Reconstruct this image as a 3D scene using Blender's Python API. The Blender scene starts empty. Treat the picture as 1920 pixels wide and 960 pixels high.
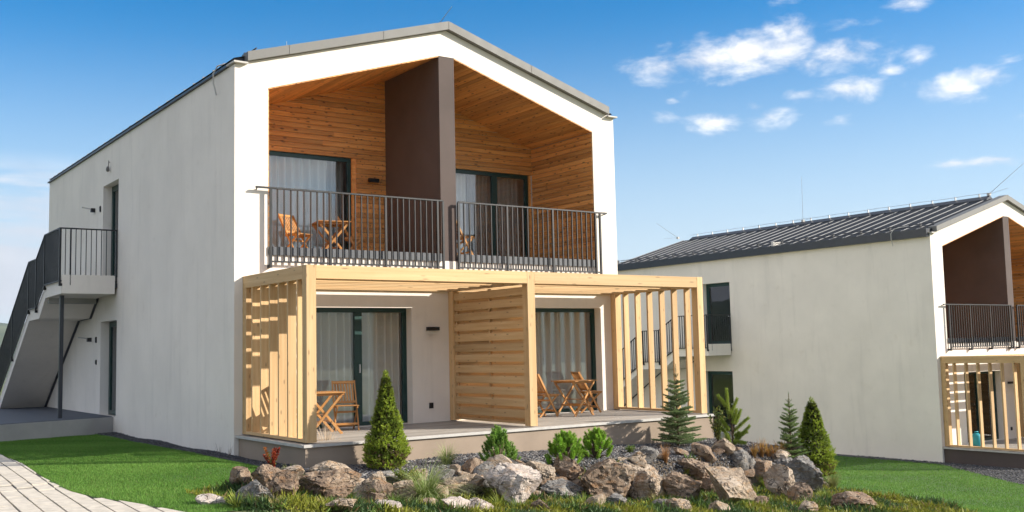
import bpy, bmesh, math, random
import numpy as np
from mathutils import Matrix, Vector, noise
random.seed(7); rng = np.random.default_rng(7)
scene = bpy.context.scene
col = scene.collection
R = math.radians

# ---------------------------------------------------------------- camera
CAM = Vector((-6.6728, -17.7959, 1.3929)); YAW, PITCH, ROLL, FPX = 0.6209, 0.0896, 0.0218, 1948.93
fw = Vector((math.sin(YAW)*math.cos(PITCH), math.cos(YAW)*math.cos(PITCH), math.sin(PITCH)))
rt = Vector((math.cos(YAW), -math.sin(YAW), 0)); up = rt.cross(fw)
cr, sr = math.cos(ROLL), math.sin(ROLL)
camd = bpy.data.cameras.new('camera'); cam = bpy.data.objects.new('camera', camd); col.objects.link(cam)
rt2 = rt*cr + up*(-sr); up2 = up*cr + rt*sr
cam.matrix_world = Matrix(((rt2.x, up2.x, -fw.x, CAM.x), (rt2.y, up2.y, -fw.y, CAM.y), (rt2.z, up2.z, -fw.z, CAM.z), (0, 0, 0, 1)))
camd.sensor_width = 36; camd.lens = 36*FPX/1920; camd.clip_end = 30000; camd.clip_start = .1
scene.camera = cam
def ray(u, v):                              # direction of a photograph pixel
    a, b = u-960, v-480
    return (fw*FPX + rt*(cr*a - sr*b) - up*(sr*a + cr*b)).normalized()
def on(u, v, ax, val):                      # pixel -> point on an axis plane
    d = ray(u, v); i = 'xyz'.index(ax); return CAM + d*((val-CAM[i])/d[i])

# ---------------------------------------------------------------- light
SUN = Vector((1.25, -1.0, .76)).normalized()
SUN_EL = math.asin(SUN.z); SUN_AZ = math.atan2(SUN.x, SUN.y)
sl = bpy.data.lights.new('sun', 'SUN'); sl.energy = 3.5; sl.angle = R(.5); sl.color = (1, .93, .82)
so = bpy.data.objects.new('sun', sl); col.objects.link(so); so.rotation_euler = SUN.to_track_quat('Z', 'Y').to_euler()
scene.view_settings.view_transform = 'Standard'; scene.view_settings.look = 'None'
scene.view_settings.exposure = 1.28; scene.view_settings.gamma = 1
cy = scene.cycles; cy.max_bounces = 8; cy.diffuse_bounces = 4; cy.glossy_bounces = 3; cy.transmission_bounces = 4; cy.transparent_max_bounces = 10; cy.volume_bounces = 0; cy.adaptive_threshold = .02

class NT:
    """small node-tree helper"""
    def __init__(s, tree): s.t = tree; s.n = tree.nodes; s.l = tree.links
    def new(s, kind, **kw):
        n = s.n.new(kind)
        for k, v in kw.items(): setattr(n, k, v)
        return n
    def put(s, sock, v):
        if hasattr(v, 'is_output'): s.l.new(v, sock)
        elif v is not None: sock.default_value = v
    def math(s, op, a, b=None, c=None, clamp=False):
        n = s.new('ShaderNodeMath', operation=op, use_clamp=clamp)
        for i, v in enumerate((a, b, c)):
            if v is not None: s.put(n.inputs[i], v)
        return n.outputs[0]
    def vmath(s, op, a, b=None):
        n = s.new('ShaderNodeVectorMath', operation=op); s.put(n.inputs[0], a)
        if b is not None: s.put(n.inputs[1], b)
        return n.outputs['Value' if op in ('DOT_PRODUCT', 'LENGTH') else 'Vector']
    def noise(s, vec, scale, detail=4, rough=.55, dist=0):
        n = s.new('ShaderNodeTexNoise'); s.put(n.inputs['Vector'], vec)
        for k, v in (('Scale', scale), ('Detail', detail), ('Roughness', rough), ('Distortion', dist)): n.inputs[k].default_value = v
        return n.outputs['Fac']
    def ramp(s, f, pts):
        n = s.new('ShaderNodeValToRGB'); s.put(n.inputs[0], f); e = n.color_ramp.elements
        while len(e) < len(pts): e.new(.5)
        for q, (p, c) in zip(e, pts): q.position = p; q.color = (*c, 1) if len(c) == 3 else c
        return n.outputs[0]
    def mix(s, f, a, b, mode='MIX'):
        n = s.new('ShaderNodeMix', data_type='RGBA', blend_type=mode)
        s.put(n.inputs[0], f)
        for i, v in ((6, a), (7, b)): s.put(n.inputs[i], (*v, 1) if isinstance(v, tuple) and len(v) == 3 else v)
        return n.outputs[2]
    def maprange(s, v, a, b, c=0., d=1., smooth=False):
        n = s.new('ShaderNodeMapRange'); n.interpolation_type = 'SMOOTHSTEP' if smooth else 'LINEAR'
        s.put(n.inputs[0], v)
        for i, q in enumerate((a, b, c, d)): n.inputs[i+1].default_value = q
        return n.outputs[0]
    def mapping(s, vec, scale=(1, 1, 1), loc=(0, 0, 0)):
        n = s.new('ShaderNodeMapping'); s.put(n.inputs[0], vec); n.inputs['Scale'].default_value = scale; s.put(n.inputs['Location'], loc)
        return n.outputs[0]

# ---------------------------------------------------------------- sky with clouds
world = bpy.data.worlds.new('World'); scene.world = world; world.use_nodes = True
w = NT(world.node_tree); w.n.clear()
sky = w.new('ShaderNodeTexSky', sky_type='NISHITA'); sky.sun_disc = False
sky.sun_elevation = SUN_EL; sky.sun_rotation = SUN_AZ; sky.altitude = 500; sky.air_density = 1.0; sky.dust_density = .8; sky.ozone_density = 2.0
geo = w.new('ShaderNodeTexCoord').outputs['Generated']
dirn = w.vmath('NORMALIZE', geo)
sep = w.new('ShaderNodeSeparateXYZ'); w.put(sep.inputs[0], dirn)
dz = w.math('MAXIMUM', sep.outputs[2], .0)
lift = w.math('ADD', dz, .12)
comb = w.new('ShaderNodeCombineXYZ')
w.put(comb.inputs[0], w.math('DIVIDE', sep.outputs[0], lift)); w.put(comb.inputs[1], w.math('DIVIDE', sep.outputs[1], lift))
plane_xy = comb.outputs[0]
fine = w.noise(w.mapping(dirn, (1, 1, 2.2)), 20, 7, .60, .25)
# cumulus groups at their compass bearing and height: bearing / elevation tangents around the ridge between the houses
ctr = ray(1480, 140); ce = Vector((ctr.y, -ctr.x, 0)).normalized(); cu = ce.cross(ctr)
def tang(d): return d.dot(ce)/d.dot(ctr), d.dot(cu)/d.dot(ctr)
dc = w.math('MAXIMUM', w.vmath('DOT_PRODUCT', dirn, tuple(ctr)), .05)
tu = w.math('DIVIDE', w.vmath('DOT_PRODUCT', dirn, tuple(ce)), dc); tv = w.math('DIVIDE', w.vmath('DOT_PRODUCT', dirn, tuple(cu)), dc)
CL = [(1250, 124, 75, 20, 1.0), (1320, 112, 85, 28, 1.2), (1415, 98, 80, 34, 1.15), (1470, 90, 60, 40, 1.1), (1492, 58, 34, 26, .9), (1520, 122, 50, 16, .85), (1580, 97, 66, 26, 1.05), (1572, 55, 55, 12, .62),
      (1600, 166, 56, 19, 1), (1500, 176, 28, 10, .75), (1340, 228, 40, 19, .9), (1440, 218, 34, 14, .75), (1418, 200, 24, 12, .65), (1240, 221, 22, 10, .62), (1790, 163, 50, 20, 1), (1845, 142, 46, 18, .95), (1888, 112, 22, 10, .6),
      (1705, 3, 34, 15, .95), (1465, 2, 26, 9, .7), (1720, 106, 20, 12, .75), (1578, 224, 26, 10, .62), (1668, 132, 18, 8, .7), (1870, 299, 60, 8, .75), (1785, 305, 28, 5, .6), (1668, 237, 22, 6, .6), (1915, 216, 16, 9, .8), (1260, 187, 14, 8, .6), (1280, 180, 16, 7, .6)]
mask = None
for (u, v, ru, rv, s) in CL:
    a, b = tang(ray(u, v)); k = 1/FPX
    du = w.math('MULTIPLY', w.math('SUBTRACT', tu, a), 1/(ru*k*1.6)); dv = w.math('MULTIPLY', w.math('SUBTRACT', tv, b), 1/(rv*k*1.7))
    q = w.math('MULTIPLY_ADD', du, du, w.math('MULTIPLY', dv, dv))
    m = w.math('MULTIPLY_ADD', w.math('SQRT', q), -s, s)
    mask = m if mask is None else w.math('MAXIMUM', mask, m)
mask = w.math('MAXIMUM', mask, -.4)
cum = w.maprange(w.math('ADD', w.math('MULTIPLY', mask, 1.0), w.math('MULTIPLY_ADD', fine, 2.7, -1.42)), .04, 1.25, 0, 1, True)
# long stratocumulus banks low over the valley, all round, and fair-weather cloud behind; overhead cover is unseen, added to lift ambient light
low_n = w.noise(w.mapping(dirn, (2.2, 2.2, 15)), 1.9, 6, .52, .2)
low_band = w.math('MULTIPLY', w.maprange(sep.outputs[2], .0, .05, 0, 1, True), w.maprange(sep.outputs[2], .145, .185, 1, 0, True))
# the banks stand over the valley to the west and south, the east (between the houses) is clear
west = w.maprange(w.vmath('DOT_PRODUCT', dirn, tuple(Vector((rt.x*.75-fw.x*.3, rt.y*.75-fw.y*.3, 0)).normalized())), -.55, -.80, 0, 1, True)
west = w.math('MAXIMUM', west, w.maprange(w.vmath('DOT_PRODUCT', dirn, (fw.x, fw.y, 0)), .25, -.15, 0, 1, True))
bank = w.math('MULTIPLY', w.math('MULTIPLY', w.maprange(low_n, .37, .53, 0, .85, True), low_band), west)
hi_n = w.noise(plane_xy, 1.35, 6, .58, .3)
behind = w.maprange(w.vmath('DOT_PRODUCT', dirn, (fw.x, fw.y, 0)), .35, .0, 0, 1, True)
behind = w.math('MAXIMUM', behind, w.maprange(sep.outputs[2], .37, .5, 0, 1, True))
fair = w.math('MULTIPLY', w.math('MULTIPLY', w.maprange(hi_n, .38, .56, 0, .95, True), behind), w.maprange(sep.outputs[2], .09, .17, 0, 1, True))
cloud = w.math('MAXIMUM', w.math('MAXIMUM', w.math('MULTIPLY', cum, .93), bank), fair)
hsv = w.new('ShaderNodeHueSaturation'); w.put(hsv.inputs['Color'], sky.outputs[0]); hsv.inputs['Saturation'].default_value = 1.6; hsv.inputs['Value'].default_value = .86
ccol = w.mix(w.maprange(fine, .4, .62), (4.7, 4.75, 5.0), (6.2, 6.1, 6.05))
ccol = w.mix(w.maprange(sep.outputs[2], .11, .20, .75, 0, True), ccol, (3.3, 3.3, 3.75))
skyb = w.mix(w.maprange(sep.outputs[2], .02, .34, .85, 0, True), hsv.outputs[0], (3.3, 4.0, 4.75))
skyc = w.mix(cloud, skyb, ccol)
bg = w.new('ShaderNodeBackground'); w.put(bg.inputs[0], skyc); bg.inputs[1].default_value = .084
w.l.new(bg.outputs[0], w.new('ShaderNodeOutputWorld').inputs[0])

# ---------------------------------------------------------------- materials
def mat(name, fn):
    m = bpy.data.materials.new(name); m.use_nodes = True; t = NT(m.node_tree)
    b = t.n['Principled BSDF']; fn(t, b, t.new('ShaderNodeTexCoord').outputs['Object']); return m
def bump(t, b, h, strength=.3, dist=.01):
    n = t.new('ShaderNodeBump'); n.inputs['Strength'].default_value = strength; n.inputs['Distance'].default_value = dist
    t.put(n.inputs['Height'], h); t.l.new(n.outputs[0], b.inputs['Normal'])
def wpos(t): return t.new('ShaderNodeNewGeometry').outputs['Position']
def plaster(name, c, var=.04, stain=0.):
    def f(t, b, oc):
        P = wpos(t)
        n = t.noise(P, .7, 5, .6); g = t.noise(P, 90, 3, .7)
        lo = tuple(x*(1-var*2) for x in c); hi = tuple(min(1, x*(1+var)) for x in c)
        cc = t.mix(t.maprange(n, .35, .65), lo, hi)
        cc = t.mix(t.maprange(g, .3, .7, .0, .12), cc, tuple(x*.55 for x in c))
        if stain:                           # rain streaks and splash dirt, uneven, streaked downwards
            s = t.noise(t.mapping(P, (2.2, 2.2, .25)), 1.5, 5, .6)
            cc = t.mix(t.maprange(s, .54, .78, 0, stain), cc, tuple(x*.72 for x in c))
            d = t.noise(t.mapping(P, (1, 1, 1)), 2.6, 5, .65)
            cc = t.mix(t.maprange(d, .60, .75, 0, stain*.7), cc, (c[0]*.70, c[1]*.66, c[2]*.6))
        t.put(b.inputs['Base Color'], cc); b.inputs['Roughness'].default_value = .92
        bump(t, b, g, .25, .004)
    return mat(name, f)
def wood(name, dark, light, rough=.6, knots=.5, gl=40., bv=(.82, 1.14), kd=(.06, .20)):
    def f(t, b, oc):
        rnd = t.new('ShaderNodeObjectInfo').outputs['Random']
        off = t.new('ShaderNodeCombineXYZ'); t.put(off.inputs[0], t.math('MULTIPLY', rnd, 37.)); t.put(off.inputs[1], t.math('MULTIPLY', rnd, 91.)); t.put(off.inputs[2], t.math('MULTIPLY', rnd, 53.))
        v = t.vmath('ADD', oc, off.outputs[0])
        g = t.noise(t.mapping(v, (1.2, gl, gl)), 1., 5, .6, .6)
        g2 = t.noise(t.mapping(v, (2.5, 6, 6)), 1., 3)
        cc = t.mix(t.maprange(g, .3, .7), dark, light)
        cc = t.mix(t.maprange(g2, .35, .7, 0, .25), cc, tuple(x*.75 for x in dark))
        if knots:
            vo = t.new('ShaderNodeTexVoronoi'); t.put(vo.inputs['Vector'], t.mapping(v, (9, 11, 11))); vo.inputs['Scale'].default_value = 1.; vo.inputs['Randomness'].default_value = 1.
            k = t.maprange(vo.outputs['Distance'], *kd, knots, 0, True)
            cc = t.mix(k, cc, tuple(x*.28 for x in dark))
        br = t.maprange(rnd, 0, 1, *bv)
        h = t.new('ShaderNodeHueSaturation'); t.put(h.inputs['Color'], cc); t.put(h.inputs['Value'], br)
        t.put(b.inputs['Base Color'], h.outputs[0]); b.inputs['Roughness'].default_value = rough
        bump(t, b, g, .15, .003)
    return mat(name, f)
def plain(name, c, rough=.5, metal=0., var=.12, sc=6.):
    def f(t, b, oc):
        n = t.noise(wpos(t), sc, 5, .6)
        t.put(b.inputs['Base Color'], t.mix(t.maprange(n, .3, .7), tuple(x*(1-var) for x in c), tuple(min(1, x*(1+var)) for x in c)))
        t.put(b.inputs['Roughness'], t.maprange(n, .3, .7, rough*.85, min(1, rough*1.15))); b.inputs['Metallic'].default_value = metal
    return mat(name, f)
def vcol(name, rough=.6, transl=.25, spec=.3):
    """colour per face from the mesh, for needles, leaves, pebbles"""
    def f(t, b, oc):
        a = t.new('ShaderNodeVertexColor'); a.layer_name = 'Col'
        t.put(b.inputs['Base Color'], a.outputs[0]); b.inputs['Roughness'].default_value = rough
        b.inputs['Specular IOR Level'].default_value = spec
        if transl:
            tr = t.new('ShaderNodeBsdfTranslucent'); t.put(tr.inputs[0], a.outputs[0])
            mx = t.new('ShaderNodeMixShader'); mx.inputs[0].default_value = transl
            t.l.new(b.outputs[0], mx.inputs[1]); t.l.new(tr.outputs[0], mx.inputs[2])
            t.l.new(mx.outputs[0], t.n['Material Output'].inputs[0])
    return mat(name, f)
M = {}
M['white'] = plaster('white_plaster', (.84, .775, .695), .03, .42)
M['brown'] = plaster('brown_plaster', (.105, .080, .072), .08)
M['riser'] = plaster('sand_plaster', (.32, .25, .19), .08, .35)
M['concrete'] = plaster('concrete', (.42, .41, .39), .10, .45)
M['inner'] = plain('interior_paint', (.66, .62, .56), .9)
M['glulam'] = wood('spruce_glulam', (.52, .315, .135), (.67, .465, .245), .7, .6, 16)
M['cladding'] = wood('oiled_pine_cladding', (.60, .225, .05), (.90, .46, .15), .55, .95, 22, (.68, 1.12), (.09, .26))
M['teak'] = wood('oiled_acacia', (.36, .155, .042), (.56, .285, .09), .42, .15, 60)
M['fascia'] = plain('grey_sheet_metal', (.15, .147, .138), .6, 0)
M['roofmetal'] = plain('anthracite_roof_sheet', (.026, .030, .037), .75, 0, .2, 2.5)
M['roofmetal'].node_tree.nodes['Principled BSDF'].inputs['Specular IOR Level'].default_value = .15
M['seam'] = plain('roof_seam_sheet', (.20, .205, .215), .5, 0)
M['gutter'] = plain('anthracite_gutter', (.042, .046, .055), .4, .2)
M['rail'] = plain('anthracite_steel', (.014, .015, .017), .45, 0)
M['green'] = plain('dark_green_frame', (.006, .038, .034), .35)
M['black'] = plain('black_lamp', (.012, .012, .013), .45)
M['zinc'] = plain('zinc', (.5, .5, .5), .4, .7)
M['slate'] = plain('slate_paving', (.075, .085, .105), .75, 0, .3, 9)
M['deck'] = wood('weathered_deck', (.27, .243, .21), (.40, .365, .32), .7, 0, 30)
M['trim'] = plain('deck_edge_trim', (.46, .44, .41), .6)
M['flash'] = plain('balcony_edge_flashing', (.085, .092, .105), .5)
M['tile'] = plain('light_balcony_tile', (.58, .54, .48), .6)
M['paver'] = plain('paver', (.50, .45, .38), .85, 0, .2, 7)
M['joint'] = plain('paver_joint', (.05, .045, .04), .95)
M['soil'] = plain('soil', (.075, .055, .036), .95, 0, .4, 8)
M['strip'] = plain('dark_gravel_strip', (.05, .05, .055), .9, 0, .5, 45)
M['veg'] = vcol('needles', .55, .3)
M['grass'] = vcol('grass_blades', .6, .35, .2)
M['pebble'] = vcol('pebbles', .75, 0)
M['lawn'] = plain('lawn_soil', (.06, .12, .025), .95, 0, .35, 20)
M['bark'] = plain('bark', (.11, .07, .045), .9, 0, .4, 30)
M['teal'] = plain('teal_plastic', (.02, .28, .34), .4)
def f_field(t, b, oc):
    P = wpos(t); n = t.noise(P, .0022, 6, .6); n2 = t.noise(P, .6, 5, .6)
    cc = t.mix(t.maprange(n, .38, .62), (.085, .12, .035), (.19, .19, .08)); cc = t.mix(t.maprange(n2, .4, .6, 0, .5), cc, (.06, .09, .025))
    t.put(b.inputs['Base Color'], cc); b.inputs['Roughness'].default_value = .95
M['field'] = mat('meadow', f_field)
def f_hill(t, b, oc):
    P = wpos(t); n = t.noise(P, .0016, 7, .65)
    t.put(b.inputs['Base Color'], t.mix(t.maprange(n, .42, .58), (.03, .055, .025), (.10, .12, .05))); b.inputs['Roughness'].default_value = 1
M['hill'] = mat('wooded_hill', f_hill)
def f_glass(t, b, oc):
    t.n.remove(b)
    tr = t.new('ShaderNodeBsdfTransparent'); tr.inputs[0].default_value = (.975, .985, .98, 1)
    gl = t.new('ShaderNodeBsdfGlossy'); gl.inputs['Roughness'].default_value = .012; gl.inputs[0].default_value = (.95, .97, 1, 1)
    fr = t.new('ShaderNodeFresnel'); fr.inputs[0].default_value = 1.5
    n = t.noise(wpos(t), .9, 2); bp = t.new('ShaderNodeBump'); bp.inputs['Strength'].default_value = .05; bp.inputs['Distance'].default_value = .05; t.put(bp.inputs['Height'], n)
    t.l.new(bp.outputs[0], gl.inputs['Normal'])
    mx = t.new('ShaderNodeMixShader'); t.put(mx.inputs[0], t.math('MULTIPLY_ADD', fr.outputs[0], 1.0, .045, clamp=True)); t.l.new(tr.outputs[0], mx.inputs[1]); t.l.new(gl.outputs[0], mx.inputs[2])
    t.l.new(mx.outputs[0], t.n['Material Output'].inputs[0])
M['glass'] = mat('coated_glass', f_glass)
def f_curtain(c, tr_):
    def f(t, b, oc):
        t.put(b.inputs['Base Color'], (*c, 1)); b.inputs['Roughness'].default_value = .9
        tr = t.new('ShaderNodeBsdfTranslucent'); tr.inputs[0].default_value = (*c, 1)
        mx = t.new('ShaderNodeMixShader'); mx.inputs[0].default_value = tr_
        t.l.new(b.outputs[0], mx.inputs[1]); t.l.new(tr.outputs[0], mx.inputs[2]); t.l.new(mx.outputs[0], t.n['Material Output'].inputs[0])
    return f
M['sheer'] = mat('sheer_curtain', f_curtain((.90, .88, .84), .10))
M['drape'] = mat('grey_drape', f_curtain((.36, .34, .32), .12))
def rockmat(name, a, b_, c, warm):
    def f(t, b, oc):
        rnd = t.new('ShaderNodeObjectInfo').outputs['Random']
        o = t.new('ShaderNodeCombineXYZ'); t.put(o.inputs[0], t.math('MULTIPLY', rnd, 50.)); t.put(o.inputs[2], t.math('MULTIPLY', rnd, 23.))
        v = t.vmath('ADD', oc, o.outputs[0])
        n1 = t.noise(v, 3.2, 8, .65, .8); n2 = t.noise(v, 11, 8, .7, .5); n3 = t.noise(t.mapping(v, (1, 1, 3)), 5, 6, .6, 1.4)
        cc = t.ramp(n1, [(.30, a), (.48, b_), (.66, c)])
        cc = t.mix(t.maprange(n3, .52, .66, 0, .75), cc, warm)
        cc = t.mix(t.maprange(n2, .60, .72, 0, .8), cc, tuple(x*.22 for x in a))
        cc = t.mix(t.maprange(n2, .40, .30, 0, .7), cc, (.46, .41, .35))
        vo = t.new('ShaderNodeTexVoronoi', feature='DISTANCE_TO_EDGE'); vo.inputs['Scale'].default_value = 3.6
        dv = t.new('ShaderNodeVectorMath', operation='MULTIPLY_ADD'); nz = t.new('ShaderNodeTexNoise'); t.put(nz.inputs['Vector'], v); nz.inputs['Scale'].default_value = 4.5; nz.inputs['Detail'].default_value = 5
        t.put(dv.inputs[0], nz.outputs['Color']); dv.inputs[1].default_value = (.55, .55, .55); t.put(dv.inputs[2], v); t.put(vo.inputs['Vector'], dv.outputs[0])
        crk = t.math('MULTIPLY', t.maprange(vo.outputs['Distance'], .0, .045, 1, 0, True), t.maprange(n1, .42, .56))
        cc = t.mix(t.math('MULTIPLY', crk, .85), cc, tuple(x*.16 for x in a))
        t.put(b.inputs['Base Color'], cc); b.inputs['Roughness'].default_value = .9
        h = t.math('SUBTRACT', t.math('ADD', t.math('MULTIPLY', n2, .8), n1), t.math('MULTIPLY', crk, .5)); bump(t, b, h, 1.0, .07)
    return mat(name, f)
M['rock_brown'] = rockmat('brown_rock', (.12, .078, .052), (.24, .168, .115), (.37, .285, .21), (.30, .155, .065))
M['rock_tan'] = rockmat('tan_rock', (.20, .142, .098), (.36, .28, .205), (.49, .405, .32), (.38, .22, .10))
M['rock_pale'] = rockmat('pale_pink_rock', (.32, .25, .21), (.52, .44, .38), (.63, .565, .505), (.43, .29, .18))
M['rock_grey'] = rockmat('grey_rock', (.10, .095, .09), (.19, .18, .17), (.34, .32, .29), (.22, .155, .10))

# ---------------------------------------------------------------- object helpers
WM = {}                                     # world matrix of every object built here
ORG = Vector((0, 0, 0))
def attach(o, parent, mw):
    col.objects.link(o) if o.name not in col.objects else None
    WM[o] = mw
    if parent is not None: o.parent = parent; o.matrix_basis = WM[parent].inverted() @ mw
    else: o.matrix_basis = mw
    return o
def tag(o, label=None, cat=None, group=None, kind=None):
    for k, v in (('label', label), ('category', cat), ('group', group), ('kind', kind)):
        if v: o[k] = v
    return o
def thing(name, label, cat, base=(0, 0, 0), group=None, rz=0):
    o = bpy.data.objects.new(name, None); o.empty_display_size = .2
    attach(o, None, Matrix.Translation(ORG+Vector(base)) @ Matrix.Rotation(rz, 4, 'Z')); return tag(o, label, cat, group)
class MB:
    def __init__(s): s.v = []; s.f = []
    def add(s, vs, fs): k = len(s.v); s.v += [tuple(q) for q in vs]; s.f += [tuple(i+k for i in f) for f in fs]; return s
    def box(s, x0, x1, y0, y1, z0, z1):
        return s.add([(x0, y0, z0), (x1, y0, z0), (x1, y1, z0), (x0, y1, z0), (x0, y0, z1), (x1, y0, z1), (x1, y1, z1), (x0, y1, z1)],
                     [(0, 3, 2, 1), (4, 5, 6, 7), (0, 1, 5, 4), (1, 2, 6, 5), (2, 3, 7, 6), (3, 0, 4, 7)])
    def prism(s, pts, d):                   # convex polygon pts (3d) extruded along d
        n = len(pts); a = [Vector(p) for p in pts]; b = [p+Vector(d) for p in a]
        return s.add(a+b, [tuple(range(n))[::-1], tuple(range(n, 2*n))] + [(i, (i+1) % n, n+(i+1) % n, n+i) for i in range(n)])
    def tube(s, path, r, n=8):
        path = [Vector(p) for p in path]; rs = r if isinstance(r, (list, tuple)) else [r]*len(path); k = len(s.v)
        for i, p in enumerate(path):
            d = (path[min(i+1, len(path)-1)]-path[max(i-1, 0)]).normalized()
            a = d.cross(Vector((0, 0, 1)) if abs(d.z) < .9 else Vector((1, 0, 0))).normalized(); b = d.cross(a)
            s.v += [tuple(p+(a*math.cos(t)+b*math.sin(t))*rs[i]) for t in (2*math.pi*j/n for j in range(n))]
        for i in range(len(path)-1):
            for j in range(n): s.f.append((k+i*n+j, k+i*n+(j+1) % n, k+(i+1)*n+(j+1) % n, k+(i+1)*n+j))
        s.f.append(tuple(range(k, k+n))[::-1]); s.f.append(tuple(range(k+(len(path)-1)*n, k+len(path)*n))); return s
    def wall(s, a0, a1, z0, z1, holes, p0, p1, axis, top=None):
        """slab with rectangular openings; a = coordinate along it, p0/p1 = its two faces"""
        A = sorted({a0, a1, *[h[0] for h in holes], *[h[1] for h in holes]}); Z = sorted({z0, z1, *[h[2] for h in holes], *[h[3] for h in holes]})
        pt = (lambda a, p, z: (a, p, z)) if axis == 'x' else (lambda a, p, z: (p, a, z))
        inh = lambda i, j: any(h[0] <= A[i] and A[i+1] <= h[1] and h[2] <= Z[j] and Z[j+1] <= h[3] for h in holes)
        solid = {(i, j) for i in range(len(A)-1) for j in range(len(Z)-1) if not inh(i, j)}
        for i, j in solid:
            a, b, c, d = A[i], A[i+1], Z[j], Z[j+1]
            for p in (p0, p1): s.add([pt(a, p, c), pt(b, p, c), pt(b, p, d), pt(a, p, d)], [(0, 1, 2, 3)])
            for di, dj, q in ((-1, 0, (a, a, c, d)), (1, 0, (b, b, c, d)), (0, -1, (a, b, c, c)), (0, 1, (a, b, d, d))):
                if (i+di, j+dj) not in solid:
                    if di: s.add([pt(q[0], p0, c), pt(q[0], p1, c), pt(q[0], p1, d), pt(q[0], p0, d)], [(0, 1, 2, 3)])
                    else: s.add([pt(a, p0, q[2]), pt(b, p0, q[2]), pt(b, p1, q[2]), pt(a, p1, q[2])], [(0, 1, 2, 3)])
        return s
    def mesh(s, name, m, smooth=False, fix=True):
        me = bpy.data.meshes.new(name); me.from_pydata(s.v, [], s.f)
        if fix:
            bm = bmesh.new(); bm.from_mesh(me); bmesh.ops.remove_doubles(bm, verts=bm.verts, dist=1e-5); bmesh.ops.recalc_face_normals(bm, faces=bm.faces); bm.to_mesh(me); bm.free()
        me.materials.append(m)
        if smooth: me.polygons.foreach_set('use_smooth', [True]*len(me.polygons))
        return me
    def build(s, name, m, parent=None, smooth=False, org=None):
        o = bpy.data.objects.new(name, s.mesh(name, m, smooth)); return attach(o, parent, Matrix.Translation(ORG if org is None else org))
_unit = {}
def unit(t, wd, m, ch):
    key = (round(t, 4), round(wd, 4), m.name, ch)
    if key not in _unit:
        a, b, c = t/2, wd/2, min(ch, t*.4, wd*.4)
        prof = [(-a, -b+c), (-a+c, -b), (a-c, -b), (a, -b+c), (a, b-c), (a-c, b), (-a+c, b), (-a, b-c)] if c else [(-a, -b), (a, -b), (a, b), (-a, b)]
        mb = MB(); mb.prism([(0, p, q) for p, q in prof], (1, 0, 0)); _unit[key] = mb.mesh('member', m)
    return _unit[key]
def member(name, parent, m, p0, p1, t, wd, updir=(0, 0, 1), ch=.003):
    """straight piece from p0 to p1; wd measured along updir, t across"""
    p0, p1 = Vector(p0), Vector(p1); ex = (p1-p0); L = ex.length; ex.normalize()
    ez = Vector(updir); ez = (ez-ex*ez.dot(ex)).normalized(); ey = ez.cross(ex)
    o = bpy.data.objects.new(name, unit(t, wd, m, ch)); p = ORG+p0
    mw = Matrix(((ex.x*L, ey.x, ez.x, p.x), (ex.y*L, ey.y, ez.y, p.y), (ex.z*L, ey.z, ez.z, p.z), (0, 0, 0, 1)))
    return attach(o, parent, mw)
def copy_thing(root, mw, **kw):
    kids = list(WM)
    r = root.copy(); col.objects.link(r); r.matrix_basis = mw
    def sub(o, par):
        for ch in kids:
            if ch.parent == o:
                c = ch.copy(); c.parent = par; col.objects.link(c); sub(ch, c)
    sub(root, r); WM[r] = mw; return tag(r, **kw)
def soup(name, tris, cols, m, parent=None, kind=None, label=None, cat=None):
    """triangle soup: tris (N,3,3) world or parent-local coords, cols (N,3)"""
    n = len(tris); me = bpy.data.meshes.new(name)
    me.vertices.add(3*n); me.vertices.foreach_set('co', np.ascontiguousarray(tris, dtype=np.float32).ravel())
    me.loops.add(3*n); me.loops.foreach_set('vertex_index', np.arange(3*n, dtype=np.int32))
    me.polygons.add(n); me.polygons.foreach_set('loop_start', np.arange(0, 3*n, 3, dtype=np.int32))
    me.update(calc_edges=True)
    ca = me.color_attributes.new('Col', 'FLOAT_COLOR', 'CORNER'); c4 = np.ones((3*n, 4), np.float32); c4[:, :3] = np.repeat(cols, 3, 0); ca.data.foreach_set('color', c4.ravel())
    me.materials.append(m); o = bpy.data.objects.new(name, me)
    attach(o, parent, WM[parent] if parent is not None else Matrix.Identity(4)); return tag(o, label, cat, None, kind)

# ---------------------------------------------------------------- terrain
W_, E_, RG, O_, OX, PT, D_, PZ, L_ = 9.0, 6.6325, 7.9748, 6.271, .634, .368, 2.323, 7.425, 15.2
T2 = Vector((22.878, .9617, -1.8975))
def sst(a, b, x):
    t = np.clip((x-a)/(b-a), 0, 1); return t*t*(3-2*t)
GBX = [-3, -1.6, -1, -.5, .6, 2.4, 3.8, 5.5, 7.4, 9, 10, 11, 12, 14, 17, 20, 40]
GBZ = [-.30, -.32, -.42, -.55, -.68, -.85, -.95, -1.08, -1.20, -1.32, -1.50, -1.70, -1.88, -2.08, -2.26, -2.36, -2.5]
def height(x, y):
    x = np.asarray(x, float); y = np.asarray(y, float)
    gb = np.interp(x, GBX, GBZ)
    back = sst(-3.6, -2.4, y)*(1-sst(.2, .6, x))            # the lawn beside the left wall stays level
    gb = gb*(1-back) + back*(-.275-.012*np.clip(y, 0, 9))
    gt = -.375-.055*np.clip(-2.83-y, 0, 3)-.022*np.clip(x-3, 0, 9)
    wt = sst(-5.0, -4.45, y)*(1-sst(9.2, 10.7, x))*sst(-1.0, -.15, x)
    h = gb+(gt-gb)*wt
    h = h + .02*np.sin(x*2.3+1)*np.sin(y*1.9)*wt
    d = np.hypot(x-8, y-2)                                   # the hill-top falls away to the valley
    return h - 55*sst(45, 900, d) - .0*d
def hz(x, y): return float(height(x, y))
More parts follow.
